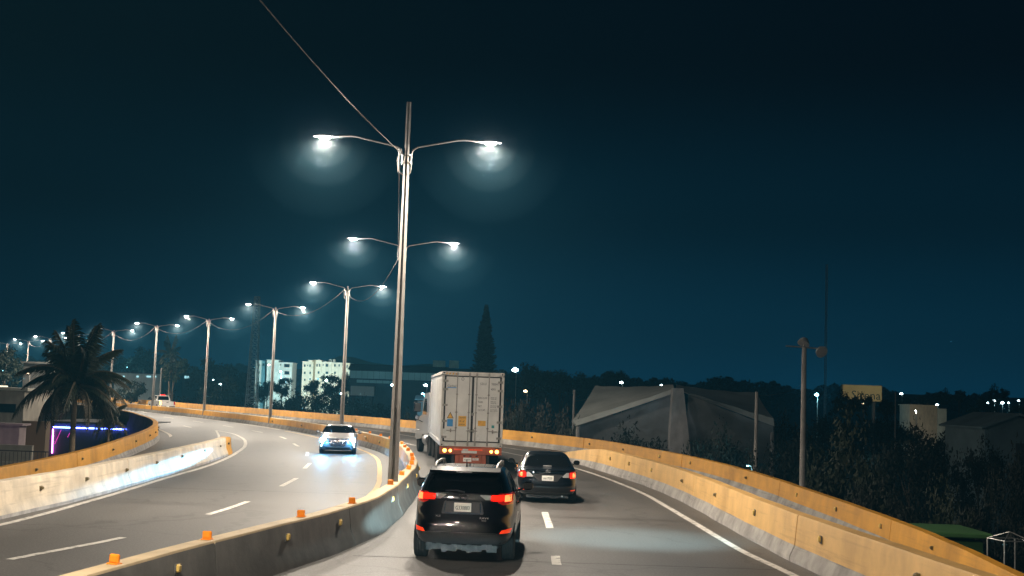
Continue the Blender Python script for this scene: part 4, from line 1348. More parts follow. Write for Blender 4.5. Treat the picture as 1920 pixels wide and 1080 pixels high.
# ------------------------------------------------------------------ white pickup on the far bend
def make_pickup(loc, rz):
    e = empty('pickup', loc, rz, 'white double-cab pickup with a red light bar on the distant bend', 'pickup truck')
    b = MB()
    b.prism([(0, .55), (0, 1.10), (1.75, 1.12), (1.95, 1.12), (3.55, 1.12), (4.9, 1.02), (5.2, .9), (5.25, .5), (4.9, .42), (.3, .42)], -.90, .90, 0, 'yz')
    b.build('body', car_white, e)
    c = MB()
    v = [(-.82, 1.75, 1.12), (.82, 1.75, 1.12), (.82, 3.65, 1.12), (-.82, 3.65, 1.12), (-.66, 1.98, 1.76), (.66, 1.98, 1.76), (.66, 3.05, 1.76), (-.66, 3.05, 1.76)]
    c.add(v, [(3, 2, 1, 0), (4, 5, 6, 7), (0, 1, 5, 4), (1, 2, 6, 5), (2, 3, 7, 6), (3, 0, 4, 7)])
    cab = c.build('cab', car_white, e)
    g = MB(); g.add([(-.66, 1.79, 1.24), (.66, 1.79, 1.24), (.58, 1.95, 1.68), (-.58, 1.95, 1.68)], [(0, 1, 2, 3)]); g.v = [(x, y - .012, z) for x, y, z in g.v]; g.build('rear_window', glass_dark, cab)
    for s in (-1, 1):
        w = MB(); w.add([(s * .805, 1.95, 1.20), (s * .805, 3.45, 1.20), (s * .69, 3.0, 1.68), (s * .69, 2.1, 1.68)], [(0, 1, 2, 3)]); w.build('side_window', glass_dark, cab)
        t = MB(); t.cbox((s * .80, -.01, .92), (.16, .05, .36), .015); t.build('tail_lamp', amber_on if s < 0 else tail_red, e)
        mirror(e, s * .92, 3.35, 1.25, car_white, s)
        for y in (1.2, 4.35):
            wheel(e, s * .80, y, .38, .25, s)
    bed = MB(); bed.cbox((0, .02, .82), (1.46, .05, .48), .01); tg = bed.build('tailgate', car_white, e)
    h = MB(); h.cbox((0, -.01, .98), (.24, .02, .06), .008); h.build('handle', plastic_black, tg)
    bp = MB(); bp.cbox((0, -.08, .50), (1.7, .16, .16), .03); bo = bp.build('rear_bumper', chrome, e)
    p = MB(); p.cbox((0, -.17, .52), (.33, .012, .13), .004); p.build('number_plate', plate_mat, bo)
    lb = MB(); lb.cbox((0, 2.2, 1.81), (.55, .16, .10), .02); lb.build('light_bar', tail_on, e)
    return e
make_pickup((-39.2, 144.5, 0), heading(-.5, .85))
# far car, only its lamps show past the palm
def make_far_car(loc, rz):
    e = empty('far_car', loc, rz, 'far car with amber lamps half hidden behind the palm fronds', 'car')
    L = 4.54
    sh = Shell(sedan_levels(L), 40, 2)
    sh.mesh().build('body', car_dark, e, 30)
    sh.patch([(1.055, -.66, .66), (1.385, -.45, .45)], 'rear', .005).build('rear_window', glass_dark, e)
    for s in (-1, 1):
        sh.patch([(.735, s * .50, s * .84), (.945, s * .56, s * .82)], 'rear', .02, 4).build('tail_lamp', amber_on, e)
        for y in (.98, 3.58): wheel(e, s * .765, y, .315, .20, s)
    return e
q_ = off(MED, 176, 2.6)
make_far_car((q_.x, q_.y, 0), head(MED, 176))

# dipped beams of the vehicle the photograph is taken from: a flat sheet of light that meets the road beside the SUV
for x, yaw, half, vert, pitch, pw in ((-.75, 3.7, 1.35, .8, 1.22, 300000), (1.1, -3.7, 6.2, .19, 1.86, 1300000), (.15, -.5, 13, .95, 1.85, 9000)):
    spot('own_headlight_beam', None, (x, 1.2, .85), (R(90 - pitch), 0, R(yaw)), pw, (.58, .92, 1.0), R(half * 2), .8, (1.0, vert / half, 1), .02)
# ================================================================== what stands beside and beyond the highway
leaf_a = mat('broad_leaves', (.028, .038, .015), .7, var=.45, scale=.9)
leaf_b = mat('olive_leaves', (.042, .045, .025), .7, var=.4, scale=.9)
leaf_c = mat('dark_leaves', (.015, .022, .011), .75, var=.4, scale=.9)
leaf_dry = mat('dry_scrub_leaves', (.085, .076, .060), .8, var=.4, scale=1.2)
palm_leaf = mat('palm_leaves', (.022, .028, .010), .55, var=.35, scale=2)
palm_dry = mat('dry_palm_leaves', (.07, .055, .03), .7, var=.3, scale=2)
bark = mat('bark', (.11, .085, .06), .9, var=.3, scale=6, bump=.4, bscale=20)
palm_bark = mat('palm_bark', (.26, .19, .12), .85, var=.25, scale=5, bump=.4, bscale=16, stretch=(1, 1, 6))

def crown_mesh(name, n, m, seed, squash=.8, leaf=.075, clumps=26):
    g = np.random.default_rng(seed)
    cc = g.normal(size=(clumps, 3))
    cc /= np.linalg.norm(cc, axis=1)[:, None]
    cc *= (g.uniform(.25, .80, clumps) ** .6)[:, None]
    cc[:, 2] *= squash
    cr_ = g.uniform(.16, .36, clumps)
    k = g.integers(0, clumps, n)
    d = g.normal(size=(n, 3))
    d /= np.linalg.norm(d, axis=1)[:, None]
    P = cc[k] + d * (cr_[k] * g.uniform(.35, 1.08, n))[:, None]
    u = g.normal(size=(n, 3)); u /= np.linalg.norm(u, axis=1)[:, None]
    w = np.cross(u, d); w /= np.linalg.norm(w, axis=1)[:, None] + 1e-6
    s = (leaf * g.uniform(.5, 1.25, n))[:, None]
    V = np.concatenate([P - u * s, P + w * s * .45, P + u * s, P - w * s * .45], 1).reshape(-1, 3)
    F = [(4 * i, 4 * i + 1, 4 * i + 2, 4 * i + 3) for i in range(n)]
    me = D.meshes.new(name)
    me.from_pydata(V.tolist(), [], F)
    me.materials.append(m)
    return me
def trunk_mesh(name, seed):
    r = random.Random(seed)
    b = MB()
    b.tube([(0, 0, 0), (.02, .01, .35), (-.02, .02, .7), (0, 0, 1.0)], [.075, .055, .045, .03], 8)
    for k in range(6):
        a = 2 * math.pi * k / 6 + r.random()
        z0 = .62 + .3 * r.random()
        l = .25 + .2 * r.random()
        b.tube([(0, 0, z0), (math.cos(a) * l * .5, math.sin(a) * l * .5, z0 + l * .35), (math.cos(a) * l, math.sin(a) * l, z0 + l * .8)], [.028, .018, .008], 5)
    return b.mesh(name, bark, 60)
CROWNS = [crown_mesh('crown', 2600, leaf_a, 1), crown_mesh('crown', 2600, leaf_b, 2, .7), crown_mesh('crown', 2600, leaf_c, 3, .95), crown_mesh('crown', 2600, leaf_c, 4, .6, clumps=20)]
DRY = [crown_mesh('crown', 4200, leaf_dry, 11, .75, .05, 34), crown_mesh('crown', 4200, leaf_b, 12, .8, .05, 34)]
leaf_n1 = mat('near_leaves', (.018, .026, .010), .7, var=.35, scale=.9)
leaf_n2 = mat('near_dark_leaves', (.009, .013, .007), .75, var=.35, scale=.9)
NEAR = [crown_mesh('crown', 7000, leaf_n1, 21, .85, .042, 44), crown_mesh('crown', 7000, leaf_n2, 22, .8, .042, 44)]
TRUNKS = [trunk_mesh('trunk', 1), trunk_mesh('trunk', 2)]
def tree(px, ytop, wpx, Y, label, bank=CROWNS, group=None, k=None, low=None, name='broadleaf_tree'):
    top = at(px, ytop, Y)
    rad = wpx / 2 * Y / FPX
    base = GZ - .2
    H = top.z - base
    e = empty(name, (top.x, Y, base), random.uniform(0, 6.28), label, 'tree', group)
    k = random.randrange(len(bank)) if k is None else k
    ch = min(rad * 1.1, H * .55)
    c = D.objects.new('crown', bank[k])
    c.location = (0, 0, H - ch * .88)
    c.scale = (rad * 1.05, rad * 1.05, ch)
    link(c, e)
    t = D.objects.new('trunk', random.choice(TRUNKS))
    th = max(.6, H - ch * 1.1)
    t.scale = (max(1.2, rad * .9),) * 2 + (th,)
    link(t, e)
    return e
def bush(px, ytop, wpx, Y, label, bank, group=None, k=0, hz=None):
    top = at(px, ytop, Y)
    rad = wpx / 2 * Y / FPX
    base = GZ - .2
    H = (top.z - base)
    e = empty('leafy_bush', (top.x, Y, base), random.uniform(0, 6.28), label, 'bush', group)
    c = D.objects.new('crown', bank[k])
    c.location = (0, 0, H * .52)
    c.scale = (rad * 1.05, rad * 1.05, H * .56)
    link(c, e)
    t = D.objects.new('stem', random.choice(TRUNKS))
    t.scale = (rad * .5, rad * .5, H * .6)
    link(t, e)
    return e

# -- horizon: low hills, then one far mass of woodland nobody could count
hm = mat('hill_scrub', (.02, .03, .02), .95, var=.4, scale=.01)
hb2 = MB()
def ridge(y, pts, back):
    v, f = [], []
    for px, py in pts:
        p = at(px, py, y)
        v += [(p.x, y, GZ - 1), (p.x, y + 20, p.z), (p.x, y + back, GZ - 1)]
    for i in range(len(pts) - 1):
        for k in range(2):
            f.append((3 * i + k, 3 * i + 3 + k, 3 * i + 4 + k, 3 * i + 1 + k))
    hb2.add(v, f)
ridge(640, [(-300, 700), (200, 700), (420, 695), (560, 690), (606, 672), (630, 664), (655, 668), (690, 678), (740, 684), (800, 680), (850, 690), (905, 690), (960, 702), (1100, 712), (1400, 724), (1700, 738), (2300, 758)], 90)
tag(hb2.build('hills', hm, None, 60), 'low dark hills along the horizon', kind='structure')
wg = np.random.default_rng(5)
wn_ = 26000
pxs = wg.uniform(-150, 2100, wn_)
base_line = np.interp(pxs, [0, 200, 480, 560, 700, 960, 1100, 1400, 1920], [672, 676, 690, 704, 700, 704, 704, 716, 748])
env = base_line - 9 * np.sin(pxs * .045) * np.sin(pxs * .017 + 1) - 6 * np.abs(np.sin(pxs * .11 + 2)) + 5
V, F = [], []
for i in range(wn_):
    Yw = 520 + wg.uniform(0, 40)
    p = at(float(pxs[i]), float(env[i] + abs(wg.normal()) * 16), Yw)
    u = Vector(wg.normal(size=3)).normalized(); w = Vector(wg.normal(size=3)).normalized()
    s = wg.uniform(.4, 1.2)
    b0 = len(V)
    V += [tuple(p - u * s), tuple(p + w * s * .6), tuple(p + u * s), tuple(p - w * s * .6)]
    F.append((b0, b0 + 1, b0 + 2, b0 + 3))
me = D.meshes.new('treeline'); me.from_pydata(V, [], F); me.materials.append(leaf_c)
tag(link(D.objects.new('treeline', me)), 'continuous dark line of far woodland under the night sky', 'woodland', kind='stuff')

# -- single trees, each where it stands
T = [(12, 650, 84, 190, 'dark tree cut by the picture edge beyond the palm'), (238, 668, 70, 250, 'rounded tree above the bend just past the palm fronds'),
     (272, 650, 70, 300, 'tall hazy tree behind the sixth and seventh lamp posts'), (327, 660, 62, 165, 'dark spreading tree behind the white pickup'),
     (392, 668, 84, 240, 'broad tree behind the fifth lamp post'), (436, 674, 78, 260, 'leafy tree between the lattice tower and the fifth lamp post'),
     (250, 704, 60, 170, 'low tree over the far yellow wall, short of the pickup'), (415, 700, 80, 180, 'squat tree above the wall between the fourth and fifth lamp posts'),
     (470, 712, 60, 260, 'small tree at the foot of the lattice tower'), (530, 700, 52, 360, 'tree in front of the blue-lit apartment block'),
     (502, 708, 40, 350, 'slender tree at the corner of the blue-lit apartment block'), (625, 692, 64, 350, 'bushy tree hiding the corner of the bright apartment block'),
     (588, 706, 40, 350, 'small tree before the bright apartment block'), (652, 700, 40, 340, 'tree between the bright apartment block and the warehouse'),
     (1012, 676, 92, 210, 'large round dark tree beside the truck top'), (1052, 690, 60, 230, 'dark tree just beyond the round one near the truck'),
     (1104, 694, 74, 330, 'dark crown behind the short wooden pole'), (1150, 690, 60, 350, 'dark crown over the end of the pale fabric roof'),
     (1345, 706, 70, 380, 'dark crown behind the right slope of the fabric roof'), (1405, 712, 80, 390, 'wide crown behind the tall bare pole'),
     (1475, 716, 70, 400, 'crown behind the floodlight pole'), (1590, 731, 58, 190, 'tree hiding the lower corner of the yellow signboard'),
     (1618, 734, 40, 188, 'flat-topped tree across the letters of the yellow signboard'), (1664, 746, 40, 190, 'small tree at the far end of the yellow signboard'),
     (1700, 744, 44, 300, 'slim tree behind the thin pole by the signboard'), (1735, 738, 50, 330, 'tree over the flat cream wall'),
     (1766, 727, 36, 330, 'upright tree past the cream wall'), (1798, 726, 34, 320, 'peaked tree rising against the lighter sky'),
     (1842, 746, 62, 260, 'round tree before the row of white lights'), (1872, 720, 44, 380, 'thin greenish tree lit from below by the white lights'),
     (1910, 752, 50, 250, 'tree at the picture edge above the pale roof')]
for px, yt, w, Y, lab in T:
    tree(px, yt, w, Y, lab, group='trees beyond the highway')
B = [(985, 712, 100, 108, 'grey-green scrub tree close behind the truck and the wall', DRY, 0), (1040, 722, 100, 100, 'dusty bush against the short wooden pole', DRY, 0),
     (958, 742, 60, 96, 'dusty bush just clear of the container side', DRY, 1), (1068, 764, 56, 88, 'low dusty bush by the fabric roof corner', DRY, 1),
     (776, 757, 62, 122, 'olive bush between the nearest lamp post and the container', DRY, 1), (800, 770, 40, 118, 'small bush beside the truck mirror', DRY, 1),
     (1600, 778, 190, 58, 'biggest leafy bush beyond the floodlight pole', NEAR, 0), (1705, 792, 170, 78, 'wide dark bush past the biggest one', NEAR, 1),
     (1790, 782, 160, 105, 'dark thicket under the cream wall', NEAR, 1), (1500, 792, 130, 84, 'bush behind the foot of the floodlight pole', NEAR, 1),
     (1480, 772, 110, 130, 'thicket between the bare pole and the floodlight pole', NEAR, 1), (1575, 765, 110, 160, 'thicket below the yellow signboard', NEAR, 1),
     (1672, 768, 120, 155, 'thicket below the thin pole', NEAR, 1), (1908, 826, 110, 62, 'bush at the picture edge before the pale roof', NEAR, 1),
     (1835, 812, 110, 84, 'bush between the thicket and the pale roof', NEAR, 1), (1345, 790, 150, 78, 'tall dark bush under the right slope of the fabric roof', NEAR, 1),
     (1180, 790, 170, 84, 'dark bush under the left slope of the fabric roof', NEAR, 1), (1285, 822, 110, 66, 'dry shrub at the foot of the fabric roof pylon', DRY, 0),
     (1400, 838, 110, 60, 'dark shrub at the foot of the tall bare pole', NEAR, 1), (1660, 872, 150, 52, 'low bush beyond the outer wall past the floodlight pole', NEAR, 1),
     (1760, 905, 150, 48, 'low bush above the green hut', NEAR, 0), (1870, 915, 150, 50, 'low bush above the wire cage', NEAR, 1),
     (205, 772, 46, 82, 'small ragged bush over the curved wall beside the palm', NEAR, 0), (232, 790, 36, 84, 'sprig of bush over the lip of the curved wall', DRY, 1),
     (560, 728, 120, 210, 'dark bush below the blue-lit apartment block', NEAR, 1), (690, 742, 130, 190, 'dark bush below the warehouse', NEAR, 1), (430, 730, 120, 180, 'dark bush below the lattice tower', NEAR, 1),
     (330, 728, 110, 190, 'dark bush beyond the pickup', NEAR, 1), (620, 722, 110, 260, 'dark bush below the bright apartment block', NEAR, 1), (850, 730, 110, 190, 'dark bush behind the container', NEAR, 1)]
for px, yt, w, Y, lab, bank, k in B:
    bush(px, yt, w, Y, lab, bank, 'bushes below the highway', k)

# -- Norfolk pine: tiers of level branches
def pine(px, ytop, ybase, wpx, Y):
    top = at(px, ytop, Y); rad = wpx / 2 * Y / FPX
    z0 = GZ - .2
    H = top.z - z0
    zc = at(px, ybase, Y).z - z0
    e = empty('conifer', (top.x, Y, z0), 0, 'tall tapering dark conifer rising above the container', 'tree')
    t = MB(); t.tube([(0, 0, 0), (.1, 0, H * .5), (0, 0, H * .99)], [.45, .3, .05], 8); t.build('trunk', bark, e, 60)
    V, F = [], []
    g = random.Random(3)
    nt = 46
    for i in range(nt):
        f_ = i / (nt - 1)
        z = zc * .75 + (H - zc * .75) * f_ ** .95
        L = rad * (1.02 - f_) ** .85 * 1.15 + .10
        nb = 11 if f_ < .8 else 7
        for k in range(nb):
            a = 2 * math.pi * (k + g.random() * .7) / nb
            l = L * g.uniform(.7, 1.1)
            n_l = 30
            for q in range(n_l):
                r = l * (q + g.random()) / n_l
                c = Vector((math.cos(a) * r, math.sin(a) * r, z + .16 * l * (r / l) ** 2 + g.uniform(-.12, .16)))
                u = Vector((math.cos(a + g.uniform(-.9, .9)), math.sin(a + g.uniform(-.9, .9)), g.uniform(-.1, .5))) * g.uniform(.25, .5) * (.5 + .6 * (1 - f_))
                w = Vector((-u.y, u.x, g.uniform(-.3, .3))).normalized() * .14
                b0 = len(V)
                V += [tuple(c - u), tuple(c + w), tuple(c + u), tuple(c - w)]
                F.append((b0, b0 + 1, b0 + 2, b0 + 3))
    me = D.meshes.new('crown'); me.from_pydata(V, [], F); me.materials.append(leaf_c)
    link(D.objects.new('crown', me), e)
pine(912, 574, 700, 50, 210)

# -- palm with drooping fronds
def frond_mesh(name, L, droop, seed, m, rachis=palm_dry):
    g = random.Random(seed)
    b = MB()
    n = 26
    pts = []
    for i in range(n + 1):
        t = i / n
        x = L * (t - .18 * droop * t ** 2.6)
        z = L * (.42 * t * (1 - droop * .3) - .80 * droop * t ** 2.2)
        pts.append(Vector((x, .05 * math.sin(t * 3 + seed) * L * .3, z)))
    b.tube(pts, [.035 * (1 - .85 * i / n) + .004 for i in range(n + 1)], 5, 1)
    for i in range(3, n + 1):
        t = i / n
        p = pts[i]
        d = (pts[min(i + 1, n)] - pts[i - 1]).normalized()
        ll = L * .27 * (math.sin(math.pi * min(1, t * .86 + .12)) ** .6) * g.uniform(.85, 1.1)
        for s in (-1, 1):
            for q in range(3):
                o = p + d * (q - 1) * L / n / 3
                dirv = (d * .55 + Vector((0, s * 1.0, 0)) + Vector((0, 0, -.25 - .75 * g.random() * (.4 + t)))).normalized()
                w = d * (L * .0075)
                mid = o + dirv * ll * .5
                end = o + dirv * ll * .8 + Vector((0, 0, -ll * g.uniform(.25, .55)))
                b.add([o - w, o + w, mid + w * 1.2, mid - w * 1.2, end], [(0, 1, 2, 3), (3, 2, 4)], 0)
    return b.mesh(name, [m, rachis])
FRONDS = [frond_mesh('frond', 1.0, .5, 1, palm_leaf), frond_mesh('frond', 1.0, .9, 2, palm_leaf), frond_mesh('frond', 1.0, .15, 3, palm_leaf), frond_mesh('frond', 1.0, 1.05, 4, palm_leaf), frond_mesh('frond', 1.0, 1.15, 5, palm_dry)]
def palm(px, py, Y, L, label, n=19, seed=1, name='palm_tree', trunk_r=.21, lean=.2):
    c = at(px, py, Y)
    g = random.Random(seed)
    e = empty(name, (c.x, Y, GZ - .2), 0, label, 'palm')
    H = c.z - GZ + .2
    t = MB()
    pts = [(lean * (1 - k / 10) ** 2, 0, H * k / 10) for k in range(11)]
    t.tube(pts, [trunk_r * (1.25 if k == 0 else 1.0 - .02 * k) for k in range(11)], 14)
    t.build('trunk', palm_bark, e, 60)
    s_ = MB(); s_.tube([(0, 0, H - .1), (0, 0, H + .35), (0, 0, H + .75)], [trunk_r * .9, trunk_r * .8, .08], 10); s_.build('crown_shaft', palm_leaf, e, 60)
    for k in range(n):
        a = 2.4 * k + g.uniform(-.3, .3)
        f_ = k / (n - 1)
        kind = 2 if f_ < .16 else (0 if f_ < .34 else (1 if f_ < .58 else (3 if f_ < .82 else 4)))
        pitch = lerp(-R(62), R(14), f_)
        o = D.objects.new('frond', FRONDS[kind])
        o.location = (0, 0, H + .5 - .35 * f_)
        o.rotation_euler = (g.uniform(-.5, .5), pitch, a)
        l = L * g.uniform(.85, 1.12)
        o.scale = (l, l, l)
        link(o, e)
    return e
palm(141, 734, 76, 3.7, 'big ragged palm tree standing beside the exit ramp', 34, 4, trunk_r=.20)
palm(205, 795, 80, 1.7, 'young palm beside the curved yellow wall', 10, 9, trunk_r=.10, lean=.05)
palm(320, 672, 172, 2.6, 'small palm among the trees behind the pickup', 12, 5, trunk_r=.14)

# ------------------------------------------------------------------ yard lamps and far lights; some unseen ones added to light facades
far_white = mat('far_cool_lamp', (1, 1, 1), .4, emit=(.70, .95, 1.0), estr=22, sample=False)
far_teal = mat('far_blue_lamp', (1, 1, 1), .4, emit=(.30, .85, 1.0), estr=14, sample=False)
far_warm = mat('far_warm_lamp', (1, 1, 1), .4, emit=(1.0, .62, .35), estr=12, sample=False)
def far_lamp(px, py, Y, r, m, label, power=0, col=(1, 1, 1), target=None, spread=120):
    p = at(px, py, Y)
    e = empty('yard_lamp', (p.x, Y, GZ - .1), 0, label, 'lamp', 'small lamps of the town')
    h = p.z - GZ + .1
    b = MB(); b.tube([(.25, .15, 0), (.25, .15, h)], [.09, .05], 6); b.tube([(.25, .15, h), (0, 0, h + r * .9)], .04, 5); b.build('post', steel, e)
    l = MB(); l.lathe([(0, -r * .7), (r * .8, -r * .45), (r, 0), (r * .6, r * .35), (0, r * .5)], 12, 'z', (0, 0, h)); l.build('lamp_bowl', m, e, 60)
    if power:
        d = D.lights.new('yard_light', 'SPOT' if target else 'POINT')
        d.energy = power; d.color = col; d.shadow_soft_size = r
        o = D.objects.new('yard_light', d)
        lp = Vector((0, -r - .1, h))
        o.location = lp
        if target:
            d.spot_size = R(spread); d.spot_blend = .6
            o.rotation_euler = (Vector(target) - (Vector((p.x, Y, GZ - .1)) + lp)).to_track_quat('-Z', 'Y').to_euler()
        link(o, e)
    return e
far_lamp(1165, 717, 300, .45, far_white, 'white lamp above the left end of the fabric roof')
far_lamp(966, 693, 260, .7, far_white, 'bright white lamp beside the top of the truck')
far_lamp(985, 733, 150, .22, far_warm, 'small orange lamp glowing in the scrub behind the truck')
far_lamp(798, 722, 220, .35, far_white, 'white lamp under the warehouse eave near the container')
far_lamp(1531, 740, 260, .45, far_teal, 'blue-white lamp left of the radio mast', 4000, (.3, .85, 1))
far_lamp(1690, 738, 330, .40, far_white, 'white lamp right of the thin pole by the signboard')
far_lamp(1757, 759, 240, .30, far_white, 'white lamp on the corner of the cream wall')
for i, px in enumerate((1852, 1864, 1879, 1891, 1910)):
    far_lamp(px, 755 - (4 if i in (1, 4) else 0), 420, (.35, .55, .6, .3, .35)[i], far_white, ('first', 'second', 'third', 'fourth', 'last')[i] + ' in the row of white lights on the right horizon', 1500 if i == 2 else 0, (.45, .9, 1))
far_lamp(240, 690, 300, .45, far_teal, 'blue lamp of the pair right of the palm fronds', 800, (.3, .85, 1))
far_lamp(247, 689, 300, .45, far_teal, 'blue lamp beside its twin, nearer the pickup')
far_lamp(2, 697, 200, .55, far_teal, 'blue lamp on the picture edge above the beige building', 1200, (.3, .85, 1))
far_lamp(413, 720, 230, .22, far_white, 'tiny white lamp among trees right of the fifth lamp post')
far_lamp(400, 712, 250, .2, far_white, 'tiny white lamp above the fifth lamp post foot')
far_lamp(504, 684, 300, .30, far_warm, 'pinkish lamp on the edge of the blue-lit apartment block')
far_lamp(526, 696, 400, .35, far_white, 'white lamp on the face of the blue-lit apartment block')
far_lamp(1240, 722, 280, .3, far_white, 'faint white lamp behind the peak of the fabric roof')
far_lamp(1402, 873, 72, .07, far_teal, 'tiny blue lamp beside the foot of the bare pole')

# ------------------------------------------------------------------ buildings
plaster = mat('pale_plaster', (.62, .60, .52), .85, var=.12, scale=.4, streak=.15)
plaster_b = mat('blue_grey_plaster', (.45, .52, .52), .85, var=.12, scale=.4, streak=.15)
plaster_y = mat('mustard_sign_face', (.55, .46, .24), .8, var=.10, scale=.3)
hall_grey = mat('grey_hall_plaster', (.14, .14, .13), .85, var=.15, scale=.5, streak=.2)
plaster_w = mat('beige_plaster', (.42, .38, .32), .85, var=.15, scale=.5, streak=.2)
plaster_p = mat('pink_grey_plaster', (.45, .36, .36), .85, var=.15, scale=.6, streak=.15)
dark_wall = mat('dark_wall', (.05, .05, .055), .85, var=.2, scale=.5)
stair_brown = mat('brown_stair_tower', (.22, .16, .09), .85)
pane_dark = mat('dark_window_pane', (.01, .014, .018), .15)
pane_lit = mat('lit_window_pane', (.5, .6, .6), .4, emit=(.45, .9, 1.0), estr=1.0, sample=False)
pane_warm = mat('warm_lit_window_pane', (.5, .5, .4), .4, emit=(1.0, .88, .65), estr=1.6, sample=False)
roof_sheet = mat('metal_roof_sheet', (.35, .37, .37), .55, .3, var=.15, scale=.3)
def rect(px0, px1, py0, py1, Y):
    a, b = at((px0 + px1) / 2, py0, Y), at((px0 + px1) / 2, py1, Y)
    x0, x1 = at(px0, (py0 + py1) / 2, Y).x, at(px1, (py0 + py1) / 2, Y).x
    return x0, x1, b.z, a.z
def apartment(name, label, wall_m, Y, spans, depth=9):
    """spans: (px0, px1, ytop, setback) wall sections; the first fixes the origin"""
    x0, x1, _, zt = rect(spans[0][0], spans[0][1], spans[0][2], spans[0][2] + 20, Y)
    e = empty(name, ((x0 + x1) / 2, Y, GZ - .3), 0, label, 'building')
    o = Vector(e.location)
    for px0, px1, yt, sb, m in spans:
        x0, x1, _, zt = rect(px0, px1, yt, yt + 20, Y)
        b = MB(); b.box(((x0 + x1) / 2 - o.x, sb + depth / 2, (zt - o.z) / 2), (x1 - x0, depth, zt - o.z))
        w = b.build('wall', m or wall_m, e)
        r_ = MB(); r_.box(((x0 + x1) / 2 - o.x, sb + depth / 2 - .1, zt - o.z + .08), (x1 - x0 + .5, depth + .5, .16)); r_.build('roof_slab', m or wall_m, e)
    return e, o
def windows(e, o, Y, lst, sb=0, m=None, sill=True):
    for px, py, w, h in lst:
        p = at(px, py, Y)
        k = Y / FPX
        f = MB(); f.box((p.x - o.x, sb - .05, p.z - o.z), (w * k + .16, .10, h * k + .16))
        f.box((p.x - o.x, sb - .10, p.z - o.z - h * k / 2 - .10), (w * k + .3, .22, .08))
        fo = f.build('window', plaster_w, e)
        g = MB(); g.box((p.x - o.x, sb - .105, p.z - o.z), (w * k, .02, h * k)); g.build('pane', m or pane_dark, fo)
# blue-lit block
Ya = 430
eA, oA = apartment('apartment_block', 'blue-lit pale apartment block left of the fourth lamp post', plaster_b, Ya, [(500, 548, 680, 0, None), (476, 496, 676, 3, None), (501, 522, 675.5, -.4, None), (494, 503, 682, 4, dark_wall)])
windows(eA, oA, Ya, [(515, 686, 6, 6), (538, 685.5, 10, 6), (515, 699, 6, 6), (538, 699, 9, 6), (526, 684, 2.5, 2), (506, 700, 4, 5), (515, 712, 6, 6), (538, 712, 9, 6)], -.4 if False else 0)
windows(eA, oA, Ya, [(482, 684, 4, 4), (491, 683, 3, 4), (482, 698, 4, 4)], 3)
# bright block
eB, oB = apartment('apartment_block', 'brightly lit cream apartment block between the third and fourth lamp posts', plaster, Ya, [(567, 656, 680, 0, None), (579, 585, 676, -.6, None), (585, 588, 677, .5, stair_brown), (588, 592, 676, -.6, stair_brown), (592, 603, 676, -.6, None), (610, 622, 679, -.5, None)])
windows(eB, oB, Ya, [(571.5, 685.5, 3, 4), (628, 685, 3, 4.5), (636, 685, 2, 4), (651, 687, 2.2, 5), (577, 685, 1.5, 2), (606, 684, 1.5, 3), (643, 684, 1.5, 2), (571.5, 699, 3, 4), (628, 699, 3, 4), (571.5, 712, 3, 4), (651, 700, 2.2, 5)])
windows(eB, oB, Ya, [(582, 685.5, 2.5, 4), (595, 685, 2.5, 4), (600, 685, 2.2, 4.5), (582, 699, 2.5, 4), (598, 698.5, 3, 4), (582, 711, 2.5, 4), (597, 711, 3, 4)], -.6)
windows(eB, oB, Ya, [(613.5, 685, 4.5, 5), (613.5, 699, 4.5, 4)], -.5)
for px, w in ((596, 3), (618, 4), (625, 3)):
    p = at(px, 674, Ya)
    tk = MB(); tk.lathe([(.5, 0), (.55, .2), (.55, .9), (.2, 1.1)], 12, 'z', (p.x - oB.x, 2.0, at(px, 679, Ya).z - oB.z)); tk.build('roof_tank', plaster_b, eB, 50)
far_lamp(612, 713, 395, .3, far_white, 'lamp hidden by trees at the foot of the bright apartment block', 150000, (1.0, .96, .72), tuple(at(610, 690, 430)), 110)
far_lamp(535, 716, 398, .3, far_teal, 'lamp at the foot of the blue-lit apartment block', 80000, (.30, .85, 1.0), tuple(at(525, 692, 430)), 110)

# warehouse with long translucent bands
Yw = 290
sheet_teal = mat('pale_wall_sheet', (.42, .48, .48), .6, var=.12, scale=.3)
xa, xb, zb, zt = rect(656, 832, 697, 712, Yw)
eW = empty('warehouse', ((xa + xb) / 2, Yw, GZ - .3), 0, 'long low warehouse with pale wall bands, left of the container', 'building')
oW = Vector(eW.location)
b = MB(); b.box((0, 9, (zt + .1 - oW.z) / 2), (xb - xa, 17, zt + .1 - oW.z)); b.build('wall', dark_wall, eW)
rf = MB(); hgt = at(745, 684, Yw).z - oW.z
rf.prism([(-.8, zt - oW.z + .12), (17.8, zt - oW.z + .12), (12, hgt), (6, hgt)], -(xb - xa) / 2 - .6, (xb - xa) / 2 + .6, 0, 'yz'); rfo = rf.build('roof', dark_wall, eW)
npan = 16
for k in range(npan):
    w = (xb - xa) / npan
    q = MB(); q.box((-(xb - xa) / 2 + w * (k + .5), .42, (zt + zb) / 2 - oW.z - .02), (w - .06, .12, zt - zb - .1)); q.build('wall_panel', sheet_teal, eW)
x0, x1, z0, z1 = rect(668, 742, 713, 718.5, Yw)
for k in range(6):
    w = (x1 - x0) / 6
    q = MB(); q.box((x0 + w * (k + .5) - oW.x, .43, (z0 + z1) / 2 - oW.z), (w - .08, .1, z1 - z0)); q.build('lower_panel', sheet_teal, eW)
for a_, b_ in ((809, 832), (840, 858)):
    x0, x1, z0, z1 = rect(a_, b_, 675, 682, Yw)
    q = MB(); q.box(((x0 + x1) / 2 - oW.x, 7.0, (z0 + z1) / 2 - oW.z - .4), (x1 - x0, 2.5, z1 - z0 + .9)); q.build('roof_monitor', plaster_w, eW)
